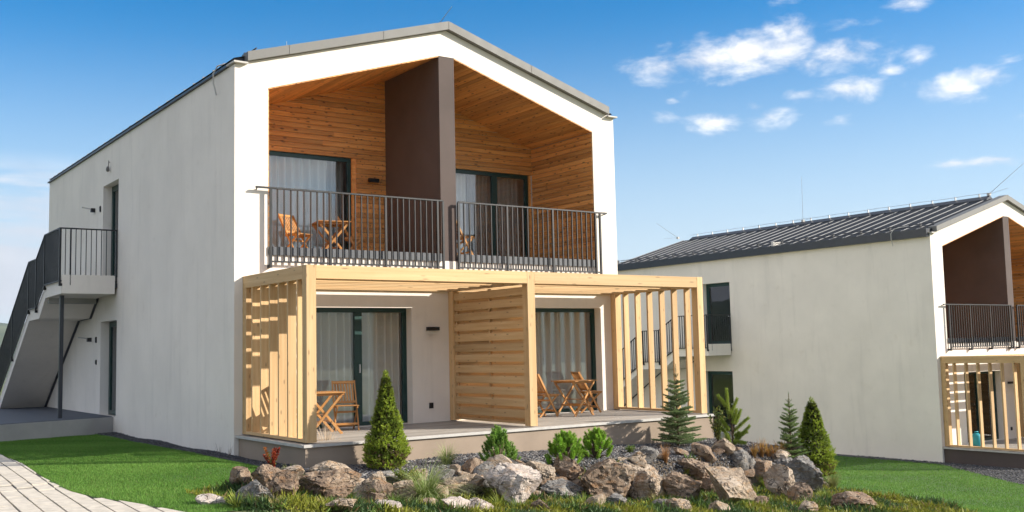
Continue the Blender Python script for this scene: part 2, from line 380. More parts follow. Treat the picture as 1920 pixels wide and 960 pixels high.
def hit(u, v, lift=0.):
    """where the sight line of a pixel meets the ground"""
    d = ray(u, v); t = 8.
    while t < 60:
        p = CAM+d*t
        if p.z < hz(p.x, p.y)+lift: return p
        t += .02
    return CAM+d*t
def axis_pts(lo, hi, step, far):
    a = list(np.arange(lo, hi+1e-6, step)); s = step; r = [hi]; l = [lo]
    while r[-1] < far: s *= 1.35; r.append(r[-1]+s)
    s = step
    while l[-1] > -far: s *= 1.35; l.append(l[-1]-s)
    return np.array(l[:0:-1]+a+r[1:])
gx, gy = axis_pts(-6, 24, .16, 8500), axis_pts(-9, 9, .16, 8500)
X, Y = np.meshgrid(gx, gy); Z = height(X, Y); n, m_ = X.shape
idx = np.arange(n*m_).reshape(n, m_)
mb = MB(); mb.v = list(zip(X.ravel(), Y.ravel(), Z.ravel())); mb.f = list(map(tuple, np.stack([idx[:-1, :-1], idx[:-1, 1:], idx[1:, 1:], idx[1:, :-1]], -1).reshape(-1, 4)))
gm = mb.mesh('ground', M['field'], True, False); gm.materials.append(M['soil'])
ci = (X[:-1, :-1] > -1.4) & (X[:-1, :-1] < 10.6) & (Y[:-1, :-1] > -6.2) & (Y[:-1, :-1] < -2.5)
gm.polygons.foreach_set('material_index', ci.ravel().astype(np.int32))
ground = attach(bpy.data.objects.new('ground', gm), None, Matrix.Identity(4)); tag(ground, kind='structure')
def sheet(name, m, x0, x1, y0, y1, step, inside, lift):
    xs, ys = np.arange(x0, x1+step/2, step), np.arange(y0, y1+step/2, step); X, Y = np.meshgrid(xs, ys); Z = height(X, Y)+lift
    idx = np.arange(X.size).reshape(X.shape); mb = MB(); mb.v = list(zip(X.ravel(), Y.ravel(), Z.ravel()))
    cx, cy = (X[:-1, :-1]+step/2), (Y[:-1, :-1]+step/2); ok = inside(cx, cy)
    mb.f = list(map(tuple, np.stack([idx[:-1, :-1], idx[:-1, 1:], idx[1:, 1:], idx[1:, :-1]], -1)[ok]))
    o = attach(bpy.data.objects.new(name, mb.mesh(name, m, True, False)), None, Matrix.Identity(4)); return tag(o, kind='structure')
PEY = [-30, -9, -6.6, -6.14, -5.14, -4.4, -3.67, -2.0, .5, 3.3, 12]; PEX = [-2.0, -2.2, -2.9, -2.97, -3.17, -3.36, -3.47, -3.46, -3.28, -3.18, -3.1]
path_edge = lambda y: np.interp(y, PEY, PEX)
def in_lawn_l(x, y):
    rock = (y < -3.1) & (x > -1.35+.28*(y+4.2)*0)
    plat = y > 7.75+.36*x
    return (x > path_edge(y)) & (x < -.42) & (y > -6.6) & ~plat & ~((x > -1.15+.0*y) & (y < -3.0)) & ~((y < -5.1) & (x > -2.5+(-5.1-y)*.0) & (x > -2.2))
def in_lawn_r(x, y):
    return (x > 10.9+np.clip(-4-y, -2, 0)*.25-np.clip(-6-y, 0, 8)*.9+np.clip(y+3, 0, 8)*.55) & (x < 22.35-np.clip(-(y-.6), 0, 6)*.72) & (y > -14) & (y < 9)
sheet('lawn', M['lawn'], -4.4, -.4, -6.6, 8, .1, in_lawn_l, .012)
sheet('lawn', M['lawn'], 3, 22.4, -14, 9, .2, in_lawn_r, .012)
sheet('gravel_strip', M['strip'], -.45, 0.05, -3.3, 7.7, .075, lambda x, y: (x > -.42), .02)
sheet('gravel_strip', M['strip'], 16.5, 34, -6, 9, .15, lambda x, y: ((x > 22.3-np.clip(-(y-.6), 0, 6)*.72) & (x < 22.95)) | ((x > 22.3-np.clip(-(y-.6), 0, 6)*.72) & (y < -1.7) & (y > -5.2)), .015)

# hills round the valley
mb = MB(); NA, NR = 220, 9
for j in range(NR):
    r = 3800+j*420
    for i in range(NA):
        a = 2*math.pi*i/NA
        q = noise.fractal(Vector((math.cos(a)*2.1, math.sin(a)*2.1, j*.22+3)), .9, 2.1, 6)
        k = math.sin(math.pi*j/(NR-1))**.8
        mb.v.append((r*math.cos(a), r*math.sin(a), -70+k*(265+190*q)))
for j in range(NR-1):
    for i in range(NA): mb.f.append((j*NA+i, j*NA+(i+1) % NA, (j+1)*NA+(i+1) % NA, (j+1)*NA+i))
tag(mb.build('hills', M['hill'], None, True), kind='structure')

# ---------------------------------------------------------------- path of long pavers
pj = MB(); ys = np.arange(-30, 9, .5)
for a, b in zip(ys[:-1], ys[1:]): pj.add([(-24, a, hz(-4, a)+.006), (path_edge(a), a, hz(-4, a)+.006), (path_edge(b), b, hz(-4, b)+.006), (-24, b, hz(-4, b)+.006)], [(0, 1, 2, 3)])
path = tag(pj.build('path', M['joint']), kind='structure')
# the same paving goes on out of view, added wide for warm bounced light
fc = MB(); fc.prism([(-24, -30, -.33), (-6.2, -30, -.33), (-6.2, 8.9, -.42), (-24, 8.9, -.42)], (0, 0, .045)); fc.build('bounce_paving', M['paver'], path)
fc = MB(); fc.prism([(-6.19, -30, -.33), (-3.6, -30, -.33), (-3.6, -8.2, -.33), (-6.19, -8.2, -.33)], (0, 0, .045)); fc.build('bounce_paving', M['paver'], path)
cnt = 0
for c in range(12):
    off = (c*.37) % .6; y = -7.4+off
    while y < 6.0:
        y1 = y+.6
        xa = lambda yy: -3.30-c*.215+.062*(yy-1.5)          # joints drift slightly off the wall line
        e0, e1 = float(path_edge(y))-.02, float(path_edge(y1))-.02
        q = [(xa(y)-.193, y+.002), (min(xa(y), e0), y+.002), (min(xa(y1), e1), y1-.002), (xa(y1)-.193, y1-.002)]
        if q[1][0] > q[0][0]+.03 and q[2][0] > q[3][0]+.03:
            z = hz(-4, y)
            mb = MB(); mb.prism([(a, b, z-.03) for a, b in q], (0, 0, .052+random.uniform(-.003, .003)))
            mb.build('paver', M['paver'], path); cnt += 1
        y = y1
# the pavers right of the first joint, where the path widens towards the viewer
for c in range(1, 7):
    y = -7.4+(c*.23) % .6
    while y < 3.6:
        y1 = y+.6; xa = lambda yy: -3.30+c*.215+.062*(yy-1.5)
        e0, e1 = float(path_edge(y))-.02, float(path_edge(y1))-.02
        q = [(xa(y)-.193, y+.002), (min(xa(y), e0), y+.002), (min(xa(y1), e1), y1-.002), (xa(y1)-.193, y1-.002)]
        if q[1][0] > q[0][0]+.02 and q[2][0] > q[3][0]-.02:
            mb = MB(); z = hz(-4, y); mb.prism([(a, b, z-.03) for a, b in ((q[0], q[1], q[2], q[3]) if q[2][0] > q[3][0]+.01 else (q[0], q[1], q[3]))], (0, 0, .052))
            mb.build('paver', M['paver'], path); cnt += 1
        y = y1
# ---------------------------------------------------------------- the two houses
def glazed(root, name, x0, x1, z0, z1, y, axis='x', mull=(), fr=.07, handle=None, inward=1):
    """framed glazing: frame is the mesh, pane and handle its sub-parts"""
    mb = MB(); d0, d1 = y-.035, y+.035
    P = (lambda a0, a1, b0, b1, c0, c1: mb.box(a0, a1, b0, b1, c0, c1)) if axis == 'x' else (lambda a0, a1, b0, b1, c0, c1: mb.box(b0, b1, a0, a1, c0, c1))
    P(x0, x0+fr, d0, d1, z0, z1); P(x1-fr, x1, d0, d1, z0, z1); P(x0+fr, x1-fr, d0+.002, d1-.002, z1-fr, z1); P(x0+fr, x1-fr, d0+.002, d1-.002, z0, z0+fr*.8)
    xs = [x0+fr]
    for mx, mw in mull: P(mx-mw/2, mx+mw/2, d0-.004, d1+.004, z0+fr*.8, z1-fr); xs += [mx-mw/2, mx+mw/2]
    xs.append(x1-fr)
    f = mb.build(name, M['green'], root)
    for a, b in zip(xs[::2], xs[1::2]):
        m2 = MB()
        (m2.box(a, b, y-.008, y+.008, z0+fr*.8, z1-fr) if axis == 'x' else m2.box(y-.008, y+.008, a, b, z0+fr*.8, z1-fr)); m2.build('pane', M['glass'], f)
    if handle:
        hx = handle; m2 = MB()
        if axis == 'x': m2.box(hx-.012, hx+.012, d0-.03, d0, z0+1.0, z0+1.16)
        else: m2.box(d0-.05, d0, hx-.06, hx+.06, z0+1.02, z0+1.05)
        m2.build('handle', M['zinc'], f)
    return f
def curtain(x0, x1, z0, z1, y, m, label, amp=.035, wl=.13, axis='x'):
    mb = MB(); n = max(8, int((x1-x0)/.014)); ph = random.uniform(0, 6)
    for i in range(n+1):
        x = x0+(x1-x0)*i/n; s = amp*math.sin(x/wl*2*math.pi+ph+.9*math.sin(x*5.1+ph))+amp*.35*math.sin(x*23+ph)
        s2 = amp*1.2*math.sin(x/wl*2*math.pi+ph+.9*math.sin(x*5.1+ph)+.25)
        mb.v += [(x, y+s2, z0), (x, y+s, z1)]
    mb.f = [(2*i, 2*i+2, 2*i+3, 2*i+1) for i in range(n)]
    return tag(mb.build('curtain', m, None, True), label, 'curtain')
def lamp(x0, x1, y, z0, z1, label, group=None):
    c = Vector(((x0+x1)/2, y, z0)); t = thing('wall_lamp', label, 'lamp', c, group)
    MB().box(x0+.06, x1-.06, y-.03, y+.002, z0+.02, z1-.01).build('mounting_plate', M['black'], t)
    MB().box(x0, x1, y-.10, y-.03, z0, z1).build('housing', M['black'], t)
sl_ = (PZ-O_)/(W_/2-PT/2-OX)                # pitch of the open gable
def railing(name, label, x0, x1, y, ztop, zbot, ext0, ext1, nb, group, every=9, foot=.1):
    t = thing(name, label, 'railing', ((x0+x1)/2, y, zbot-foot), group)
    member('handrail', t, M['rail'], (x0-ext0, y, ztop-.016), (x1+ext1, y, ztop-.016), .05, .032)
    member('bottom_rail', t, M['rail'], (x0, y, zbot+.015), (x1, y, zbot+.015), .03, .03)
    for i in range(nb+1):
        x = x0+(x1-x0)*i/nb
        if i % every == 0 or i == nb:
            member('post', t, M['rail'], (x, y-.0, zbot-foot), (x, y, ztop-.024), .045, .045, (0, 1, 0))
            member('bracket', t, M['rail'], (x, y+.02, zbot-foot+.03), (x, .01, zbot-foot+.03), .05, .06)
        else: member('bar', t, M['rail'], (x, y, zbot+.03), (x, y, ztop-.024), .023, .034, (0, 1, 0))
    for s, e, x in ((-1, ext0, x0), (1, ext1, x1)):
        if e: member('wall_arm', t, M['rail'], (x+s*(e-.02), y, ztop-.03), (x+s*(e-.05), .01, ztop-.05), .02, .02)
    return t
def build_house(org, second):
    global ORG
    ORG = Vector(org)
    sd = .85 if second else 0.
    which = 'the house with the open rock garden in front' if not second else 'the neighbouring house with the seamed roof'
    H = thing('apartment_house', 'white gabled two-storey house with wood-lined balcony loggias above a rock garden' if not second else 'white gabled house on lower ground with visible dark standing-seam roof', 'house', (W_/2, L_/2, -.3), 'white gabled apartment houses')
    zb = -2.6 if not second else -1.2
    # walls
    lw = MB(); dy0, dy1 = 7.6+sd, 9.0+sd
    lw.wall(.35, L_, zb, E_, [(dy0, dy1, 3.3, 5.66), (dy0+.02, dy1+.08, 0, 2.29)], 0, .3, 'y'); lw.build('side_wall', M['white'], H)
    MB().wall(.35, L_, zb, E_, [], W_-.3, W_, 'y').build('side_wall', M['white'], H)
    fwm = MB()
    doors0 = [(1.42, 3.60, 0, 2.25), (6.0, 8.46, 0, 2.27)]
    fwm.wall(0, W_, zb, 3.2, doors0, 0, .35, 'x')
    h = W_/2; dv = (0, .35, 0); zs = 3.2
    fwm.prism([(0, 0, zs), (OX, 0, zs), (OX, 0, O_), (0, 0, E_)], dv)
    fwm.prism([(W_-OX, 0, zs), (W_, 0, zs), (W_, 0, E_), (W_-OX, 0, O_)], dv)
    fwm.prism([(0, 0, E_), (OX, 0, O_), (h-PT/2, 0, PZ), (h, 0, PZ), (h, 0, RG)], dv)
    fwm.prism([(W_, 0, E_), (h, 0, RG), (h, 0, PZ), (h+PT/2, 0, PZ), (W_-OX, 0, O_)], dv)
    fwm.build('front_wall', M['white'], H)
    bk = MB(); bk.prism([(.3, L_-.3, zb), (W_-.3, L_-.3, zb), (W_-.3, L_-.3, E_), (h, L_-.3, RG), (.3, L_-.3, E_)], (0, .3, 0)); bk.build('back_wall', M['white'], H)
    # loggia shell
    up_doors = [(1.15, 3.59, 3.36, 5.63), (6.05, 8.33, 3.36, 5.62)]
    lg = MB(); lg.wall(.3, W_-.3, 3.3, O_, up_doors, D_, D_+.25, 'x')
    lg.prism([(.3, D_, O_), (W_-.3, D_, O_), (W_-.3, D_, O_-.09), (h, D_, PZ+.08), (.3, D_, O_-.09)][0:2]+[(W_-OX, D_, O_+.02), (h, D_, PZ+.05), (OX, D_, O_+.02)], (0, .25, 0))
    lwall = lg.build('loggia_wall', M['inner'], H)
    pier = MB(); pier.box(h-PT/2, h+PT/2, .006, D_+.01, 3.2, PZ+.0); pier.build('dividing_wall', M['brown'], H)
    MB().box(.3, W_-.3, .352, L_-.3, 2.98, 3.29).build('floor_slab', M['inner'], H)
    for a, b in ((OX, h-PT/2), (h+PT/2, W_-OX)): MB().box(a, b, -.015, D_, 3.292, 3.335).build('balcony_floor', M['tile'], H)
    for a, b in ((OX+.002, h-PT/2-.002), (h+PT/2+.002, W_-OX-.002)): MB().box(a, b, -.035, -.016, 3.19, 3.345).build('edge_flashing', M['flash'], H)
    MB().box(.3, W_-.3, .352, L_-.3, -.12, -.01).build('ground_slab', M['inner'], H)
    for q in ((h-.1, h+.1, .352, 6.5, 0, 2.97), (h-.1, h+.1, D_+.26, 6.5, 3.3, 7.2), (.3, W_-.3, 6.5, 6.6, -.1, 7.)): MB().box(*q).build('partition_wall', M['inner'], H)
    # cladding boards, piece by piece
    cl = M['cladding']; pitch = .1075
    def row(z, x0, x1, y):
        cuts = [x0, x1]
        if x1-x0 > 2.2: cuts = [x0, x0+(x1-x0)*random.uniform(.28, .72), x1]
        for a, b in zip(cuts[:-1], cuts[1:]):
            if b-a > .04: member('cladding_board', lwall, cl, (a+.001, y+random.uniform(-.0015, .0015), z), (b-.001, y, z), .022, pitch-.006, (0, 0, 1), .012)
    z = 3.34+pitch/2
    while z < PZ:
        top = z-pitch/2
        lim = max(OX+.012, OX+(top-O_)/sl_) if top > O_ else OX+.012
        for side in (0, 1):
            dx0, dx1, dz0, dz1 = up_doors[side]
            a, b = (lim, h-PT/2) if side == 0 else (h+PT/2, W_-lim)
            if z+pitch/2 < dz1+.05: segs = [(a, dx0), (dx1, b)]
            else: segs = [(a, b)]
            for s in segs: row(z, *s, D_-.012)
        z += pitch
    cw = .112; nL = (h-PT/2-OX)/math.cos(math.atan(sl_)); nb_ = int(nL/cw); cw = nL/nb_
    ux = Vector((1, 0, sl_)).normalized()
    ceil_ = MB()
    ceil_.prism([(OX, .352, O_+.03), (h, .352, PZ+.05+PT/2*sl_*0), (h, D_, PZ+.05), (OX, D_, O_+.03)], (0, 0, .08)); ceil_.prism([(W_-OX, .352, O_+.03), (h, .352, PZ+.05), (h, D_, PZ+.05), (W_-OX, D_, O_+.03)], (0, 0, .08))
    ceilo = ceil_.build('loggia_ceiling', M['inner'], H)
    for side in (0, 1):
        for k in range(nb_):
            c = Vector((OX, 0, O_))+ux*(cw*(k+.5)); x = c.x if side == 0 else W_-c.x; u = Vector((ux.x if side == 0 else -ux.x, 0, ux.z))
            member('ceiling_board', ceilo, cl, (x, .004, c.z-.013), (x, D_-.02, c.z-.013), .02, cw-.004, u, .007)
    for x, s in ((W_-OX-.013, 1), (OX+.013, -1)):
        z = 3.34+pitch/2
        while z < O_+.02:
            member('cladding_board', lwall, cl, (x, .02, z), (x, D_-.025, z), .022, pitch-.006, (0, 0, 1), .012); z += pitch
    MB().box(W_-OX-.0, W_-.3, .352, D_, 3.3, O_+.1).build('loggia_side_lining', M['inner'], H); MB().box(.3, OX, .352, D_, 3.3, O_+.1).build('loggia_side_lining', M['inner'], H)
    # roof: slab, sheet panels with seams, verge fascia, ridge cap
    rf = MB(); t0 = .02
    def zr(x, k=0.): return E_+.08+(min(x, W_-x))*(RG-E_)/h*1.0+k
    rf.prism([(.02, .06, zr(.02, -.06)), (h, .06, zr(h, -.06)), (h, .06, zr(h, .02)), (.02, .06, zr(.02, .02))], (0, L_-.02, 0))
    rf.prism([(W_-.02, .06, zr(.02, -.06)), (h, .06, zr(h, -.06)), (h, .06, zr(h, .02)), (W_-.02, .06, zr(.02, .02))], (0, L_-.02, 0))
    roof = rf.build('roof', M['gutter'], H)
    npan = 27; pw_ = (L_-.0)/npan; us = Vector((h, 0, zr(h)-zr(0))).normalized()
    for side in (0, 1):
        for k in range(npan):
            y = .03+pw_*k
            a = Vector((.0, y+pw_/2, zr(0, .035))); b = Vector((h-.05, y+pw_/2, zr(h-.05, .035)))
            if side: a.x, b.x = W_-a.x, W_-b.x
            member('roof_panel', roof, M['roofmetal'], a, b, pw_-.004, .012, (0, 0, 1), 0)
            for q in (a, b): q.y += pw_/2; q.z += .022
            member('roof_seam', roof, M['seam'], a, b, .012, .026, (0, 0, 1), 0)
    rc = MB(); rc.prism([(h-.22, .5, zr(h-.22, .085)), (h, .5, zr(h, .15)), (h+.22, .5, zr(h-.22, .085)), (h+.22, .5, zr(h-.22, .03)), (h-.22, .5, zr(h-.22, .03))], (0, L_-1., 0)); rc.build('ridge_cap', M['gutter'], roof)
    sg = MB()
    for dz_, rr in ((.10, .014), (.17, .014)): sg.tube([(.45, .1, zr(.45, dz_)), (.45, L_-.1, zr(.45, dz_))], rr, 6)
    for k in range(0, npan, 2): sg.box(.40, .50, .03+pw_*(k+1)-.015, .03+pw_*(k+1)+.015, zr(.4, .04), zr(.45, .2))
    sg.build('snow_guard', M['gutter'], roof)
    # verge of the front gable in separate lengths of sheet
    def verge(xa, xb):
        mb = MB(); za, zb_ = zr(xa), zr(xb)
        ka, kb = (-.075, .095)
        mb.prism([(xa+.004, -.12, za+ka), (xb-.004, -.12, zb_+ka), (xb-.004, -.12, zb_+kb), (xa+.004, -.12, za+kb)], (0, .30, 0)); mb.build('verge_sheet', M['fascia'], roof)
    for a, b in ((.20, 1.0), (1.0, 2.98), (2.98, h), (h, 6.6), (6.6, W_-.20)): verge(a, b)
    for a, b in ((-.05, .22), (W_-.22, W_+.05)): MB().box(a, b, -.10, .3, E_+.012, E_+.042).build('corner_cap', M['trim'], roof)
    if second:
        MB().box(-.16, .05, .02, L_, E_-.10, E_+.16).build('gutter', M['gutter'], roof)
    else:
        MB().box(-.055, .06, .3, L_+.03, E_+.004, E_+.04).build('eave_edge', M['gutter'], roof)
    # doors and windows
    pos = 'lower left' ; hs = ' of the neighbouring house' if second else ''
    glazed(H, 'terrace_door', 1.42, 3.60, .01, 2.25, .25, 'x', [(2.54, .15)], .085, 2.56)
    glazed(H, 'terrace_door', 6.0, 8.46, .01, 2.27, .25, 'x', [(6.42, .14)], .085)
    glazed(H, 'balcony_door', 1.15, 3.50, 3.36, 5.60, D_+.08, 'x', [], .085)
    glazed(H, 'balcony_door', 6.05, 8.27, 3.36, 5.60, D_+.08, 'x', [(7.28, .15)], .085, 7.3)
    MB().box(3.502, 3.59, D_+.0, D_+.2, 3.36, 5.6).build('door_reveal', M['cladding'], H); MB().box(8.272, 8.33, D_, D_+.2, 3.36, 5.6).build('door_reveal', M['cladding'], H)
    curtain(1.5, 3.5, .05, 2.2, .40, M['sheer'], 'sheer white curtain behind the mullioned terrace door'+hs, .085, .17)
    curtain(6.1, 8.35, .05, 2.2, .41, M['sheer'], 'pale pleated curtain behind the terrace door past the screen'+hs, .09, .19)
    curtain(1.2, 3.05, 3.4, 5.55, D_+.24, M['sheer'], 'sheer white curtain behind the wide balcony door'+hs, .075, .18)
    curtain(2.95, 3.45, 3.4, 5.55, D_+.33, M['drape'], 'dark grey drape at the edge of the wide balcony door'+hs, .045, .11)
    curtain(6.1, 6.72, 3.4, 5.55, D_+.4, M['sheer'], 'sheer white curtain behind the balcony door next to the brown pier'+hs, .03, .12)
    curtain(6.7, 8.2, 3.4, 5.55, D_+.36, M['drape'], 'dark grey drape behind the mullioned balcony door'+hs, .04, .12)
    glazed(H, 'entrance_door', dy0, dy1, 3.33, 5.66, .24, 'y', [], .13, dy0+.2)
    glazed(H, 'entrance_door', dy0+.02, dy1+.08, .02, 2.29, .24, 'y', [], .13, dy0+.22)
    MB().box(.29, .31, dy0+.05, dy1-.05, 3.35, 5.6).build('door_blind', M['fascia'], H); MB().box(.29, .31, dy0+.05, dy1+.03, .05, 2.25).build('door_blind', M['fascia'], H)
    # small fittings
    lamp(3.91, 4.18, 0, 1.80, 1.87, 'slim black wall lamp beside the lower terrace door'+hs)
    lamp(3.86, 4.10, D_-.024, 5.10, 5.18, 'slim black wall lamp on the wood-clad balcony wall'+hs)
    t = thing('wall_socket', 'small black wall socket low beside the terrace door'+hs, 'socket', (4.015, 0, .27))
    MB().box(3.97, 4.06, -.018, .002, .27, .38).build('socket_plate', M['black'], t); MB().box(3.985, 4.045, -.032, -.018, .29, .36).build('socket_cover', M['black'], t)
    if not second:
        for (yy, zz, lab) in ((9.81, 5.16, 'black bracket lamp with thin rod beside the upper side door'), (10.0, 1.87, 'black bracket lamp with thin rod beside the lower side door')):
            t = thing('bracket_lamp', lab, 'lamp', (0, yy, zz))
            MB().box(-.10, .0, yy-.05, yy+.05, zz-.05, zz+.05).build('housing', M['black'], t); MB().tube([(-.08, yy, zz+.03), (-.32, yy+.0, zz+.06)], .015, 6).build('rod', M['zinc'], t)
        t = thing('bare_bulb_lamp', 'bare bulb on curled wire above the upper side door', 'lamp', (0, 8.38, 6.03))
        MB().tube([(-.01, 8.38, 6.16), (-.06, 8.30, 6.20), (-.05, 8.36, 6.06)], .008, 6).build('wire', M['black'], t); MB().tube([(-.05, 8.37, 6.07), (-.06, 8.38, 6.03), (-.06, 8.38, 5.97), (-.06, 8.38, 5.94)], [.02, .04, .045, .02], 8).build('bulb', M['fascia'], t)
        for yy, z0, z1, lab in ((9.23, 5.05, 5.2, 'small black bell plate beside the upper side door'), (9.47, 1.78, 1.93, 'small black bell plate beside the lower side door'), (9.44, 1.24, 1.36, 'small black key box below the bell plate')):
            mb = MB(); mb.prism([(0, yy-.035, z0), (0, yy+.035, z0), (0, yy+.035, z1), (0, yy-.035, z1)], (-.02, 0, 0)); mb.prism([(-.02, yy-.025, z0+.012), (-.02, yy+.025, z0+.012), (-.02, yy+.025, z1-.012), (-.02, yy-.025, z1-.012)], (-.012, 0, 0)); tag(mb.build('wall_plate', M['black'], None), lab, 'plate')
    # balcony railings
    gl_ = 'balcony railings'
    railing('balcony_railing', 'dark steel bar railing across the balcony left of the brown pier'+hs, .64, h-PT/2-.02, -.10, 4.42, 3.05, .28, 0, 28, gl_)
    railing('balcony_railing', 'dark steel bar railing across the balcony right of the brown pier'+hs, h+PT/2-.02, 8.43, -.10, 4.42, 3.05, 0, .2, 28, gl_)
    # outside staircase
    S = thing('staircase', 'pale concrete outside staircase with upper landing against the side wall'+hs, 'staircase', (-.62, 11+sd, 0), 'outside staircases')
    x0, x1 = -1.24, -.06
    def ex(pts, nm, m=M['concrete']): mb = MB(); mb.prism([(x0, a+sd, b) for a, b in pts], (x1-x0, 0, 0)); return mb.build(nm, m, S)
    ex([(7.6, 2.9), (9.3, 2.88), (9.3, 3.33), (7.6, 3.33)], 'landing', M['white']); ex([(9.302, 2.88), (9.98, 2.41), (10.2, 2.72), (9.302, 3.2)], 'flight', M['white'])
    ex([(9.98, 2.41), (11.2, 2.39), (11.15, 2.83), (10.2, 2.83)], 'landing', M['white']); ex([(11.2, 2.39), (15.3, -.10), (15.75, -.05), (11.16, 2.70)], 'flight', M['white'])
    for k in range(3): mb = MB(); mb.box(x0+.08, x1, 9.3+sd+.28*k, 9.3+sd+.28*(k+1), 2.75-.05*k, 3.33-.167*(k+.6)); mb.build('step', M['concrete'], S)
    for k in range(16):
        y = 11.15+sd+.29*k; z = 2.83-.17*(k+.6); mb = MB(); mb.box(x0+.08, x1, y, y+.288, z-.25, z); mb.build('step', M['concrete'], S)
    for (a, b), (c_, d) in (((7.6, 3.1), (9.3, 2.98)), ((9.3, 2.93), (9.98, 2.46)), ((9.98, 2.45), (11.2, 2.43)), ((11.2, 2.43), (15.25, -.05))): member('gap_shade_strip', S, M['gutter'], (-.03, a+sd, b), (-.03, c_+sd, d), .058, .10, (0, 0, 1), 0)  # dark strips stand in for the shaded gap between stair and wall
    member('support_post', S, M['gutter'], (-1.08, 8.3+sd, -.05), (-1.08, 8.3+sd, 2.9), .085, .085, (0, 1, 0))
    T = thing('stair_railing', 'dark steel bar railing following the outside staircase and landing'+hs, 'railing', (-1.28, 11+sd, 3), 'stair railings')
    xr = -1.28
    def run(pa, pb, nb, po=True):
        (ya, za), (yb, zb2) = pa, pb; ya += sd; yb += sd
        member('handrail', T, M['rail'], (xr, ya, za), (xr, yb, zb2), .045, .03); member('bottom_rail', T, M['rail'], (xr, ya, za-1.22), (xr, yb, zb2-1.22), .03, .03)
        for i in range(nb+1):
            f = i/nb; y = ya+(yb-ya)*f; z = za+(zb2-za)*f
            big = i in (0, nb)
            member('post' if big else 'bar', T, M['rail'], (xr, y, z-1.22-(.12 if big else 0)), (xr, y, z), .045 if big else .018, .045 if big else .034, (0, 1, 0))
            if big: member('bracket', T, M['rail'], (xr, y, z-1.31), (x0+.01, y, z-1.31), .06, .06)
    run((7.62, 4.41), (9.25, 4.41), 14); run((9.25, 4.41), (10.2, 3.9), 8); run((10.2, 3.9), (11.12, 3.9), 8); run((11.12, 3.9), (13.2, 2.70), 19); run((13.2, 2.70), (15.3, 1.48), 19)
    yq = 7.62+sd
    member('handrail', T, M['rail'], (xr, yq, 4.41), (-.01, yq, 4.41), .045, .03); member('bottom_rail', T, M['rail'], (xr, yq, 3.19), (-.01, yq, 3.19), .03, .03)
    for i in range(1, 12):
        x = xr+(-.03-xr)*i/11; big = i in (2, 11)
        member('post' if big else 'bar', T, M['rail'], (x, yq-.0, 3.19-(.1 if big else 0)), (x, yq, 4.41), .03 if big else .016, .04 if big else .022, (0, 1, 0))
    # terrace and pergola
    tr = thing('terrace', 'raised terrace with grey plank deck and plastered edge'+(' above the rock garden' if not second else hs), 'terrace', (4.5, -1.4, -.4), 'terraces')
    MB().box(.085, 8.99, -2.79, -.002, zb, -.045).build('riser', M['riser'] if not second else M['brown'], tr)
    ny = 19; py = 2.80/ny
    for k in range(ny):
        xs = [.06, 3.1+random.uniform(-.8, .8), 6.1+random.uniform(-.8, .8), 9.02]
        for a, b in zip(xs[:-1], xs[1:]): member('deck_plank', tr, M['deck'], (a+.002, -2.80+py*(k+.5), -.0225), (b-.002, -2.80+py*(k+.5), -.0225), py-.005, .044, (0, 0, 1), .003)
    member('edge_trim', tr, M['trim'], (.045, -2.815, -.02), (9.03, -2.815, -.02), .028, .046, (0, 0, 1), 0); member('edge_trim', tr, M['trim'], (.045, -2.80, -.02), (.045, -.002, -.02), .028, .046, (0, 0, 1), 0)
    G = M['glulam']
    pg = thing('pergola', 'pale spruce pergola over the terrace with vertical fins at both ends'+hs, 'pergola', (4.5, -1.35, 0), 'pergolas')
    PX0, PX1, PW, PY, PH = .15, 8.92, .166, -2.707, 2.789
    fins = [-.42, -.81, -1.19, -1.57, -1.945, -2.325]
    zt = PH-.215
    for x in (PX0, 4.447, PX1-PW):
        member('post', pg, G, (x+PW/2, PY+PW/2, .02), (x+PW/2, PY+PW/2, PH), PW, PW-.002, (0, 1, 0))
        member('post_foot', pg, M['zinc'], (x+PW/2, PY+PW/2, -.0), (x+PW/2, PY+PW/2, .02), .03, .03, (0, 1, 0), 0)
        member('wall_post', pg, G, (x+PW/2, -.085, .02), (x+PW/2, -.085, zt), PW-.004, .166, (0, 1, 0))
        member('wall_post_foot', pg, M['zinc'], (x+PW/2, -.085, -.0), (x+PW/2, -.085, .02), .03, .03, (0, 1, 0), 0)
    for a, b in ((PX0+PW+.002, 4.445), (4.447+PW+.002, PX1-PW-.002)): member('front_beam', pg, G, (a, PY+PW/2, PH-.109), (b, PY+PW/2, PH-.109), PW-.006, .214)
    for x in (PX0, PX1-PW): member('side_beam', pg, G, (x+PW/2, PY+PW+.002, PH-.1085), (x+PW/2, -.004, PH-.1085), PW-.006, .215)
    member('middle_beam', pg, G, (4.447+PW/2, PY+PW+.002, zt+.10), (4.447+PW/2, -.05, zt+.10), PW-.02, .19)
    member('wall_plate', pg, G, (PX0+PW+.002, -.03, zt+.10), (PX1-PW-.002, -.03, zt+.10), .05, .19)
    for y in fins:
        for a, b in ((PX0+PW, 4.445), (4.447+PW, PX1-PW)): member('roof_slat', pg, G, (a, y+.02, zt+.105), (b, y+.02, zt+.105), .045, .20)
        for x in (PX0, PX1-PW): member('fin', pg, G, (x+PW/2, y, .07), (x+PW/2, y, zt+.001), PW-.02, .045, (0, 1, 0))
    for x in (PX0, PX1-PW): member('sill_rail', pg, G, (x+PW/2, PY+PW, .045), (x+PW/2, -.168, .045), PW-.012, .05)
    # slatted screen between the two terraces: boards on both faces, offset
    sc = thing('slatted_screen', 'spruce screen of horizontal boards dividing the terrace'+hs, 'screen', (4.53, -1.35, 0), 'slatted screens')
    ya, yb = PY+PW+.002, -.17
    for y in (ya+.03, (ya+yb)/2, yb-.03): member('upright', sc, G, (4.532, y, .09), (4.532, y, zt-.02), .049, .05, (0, 1, 0))
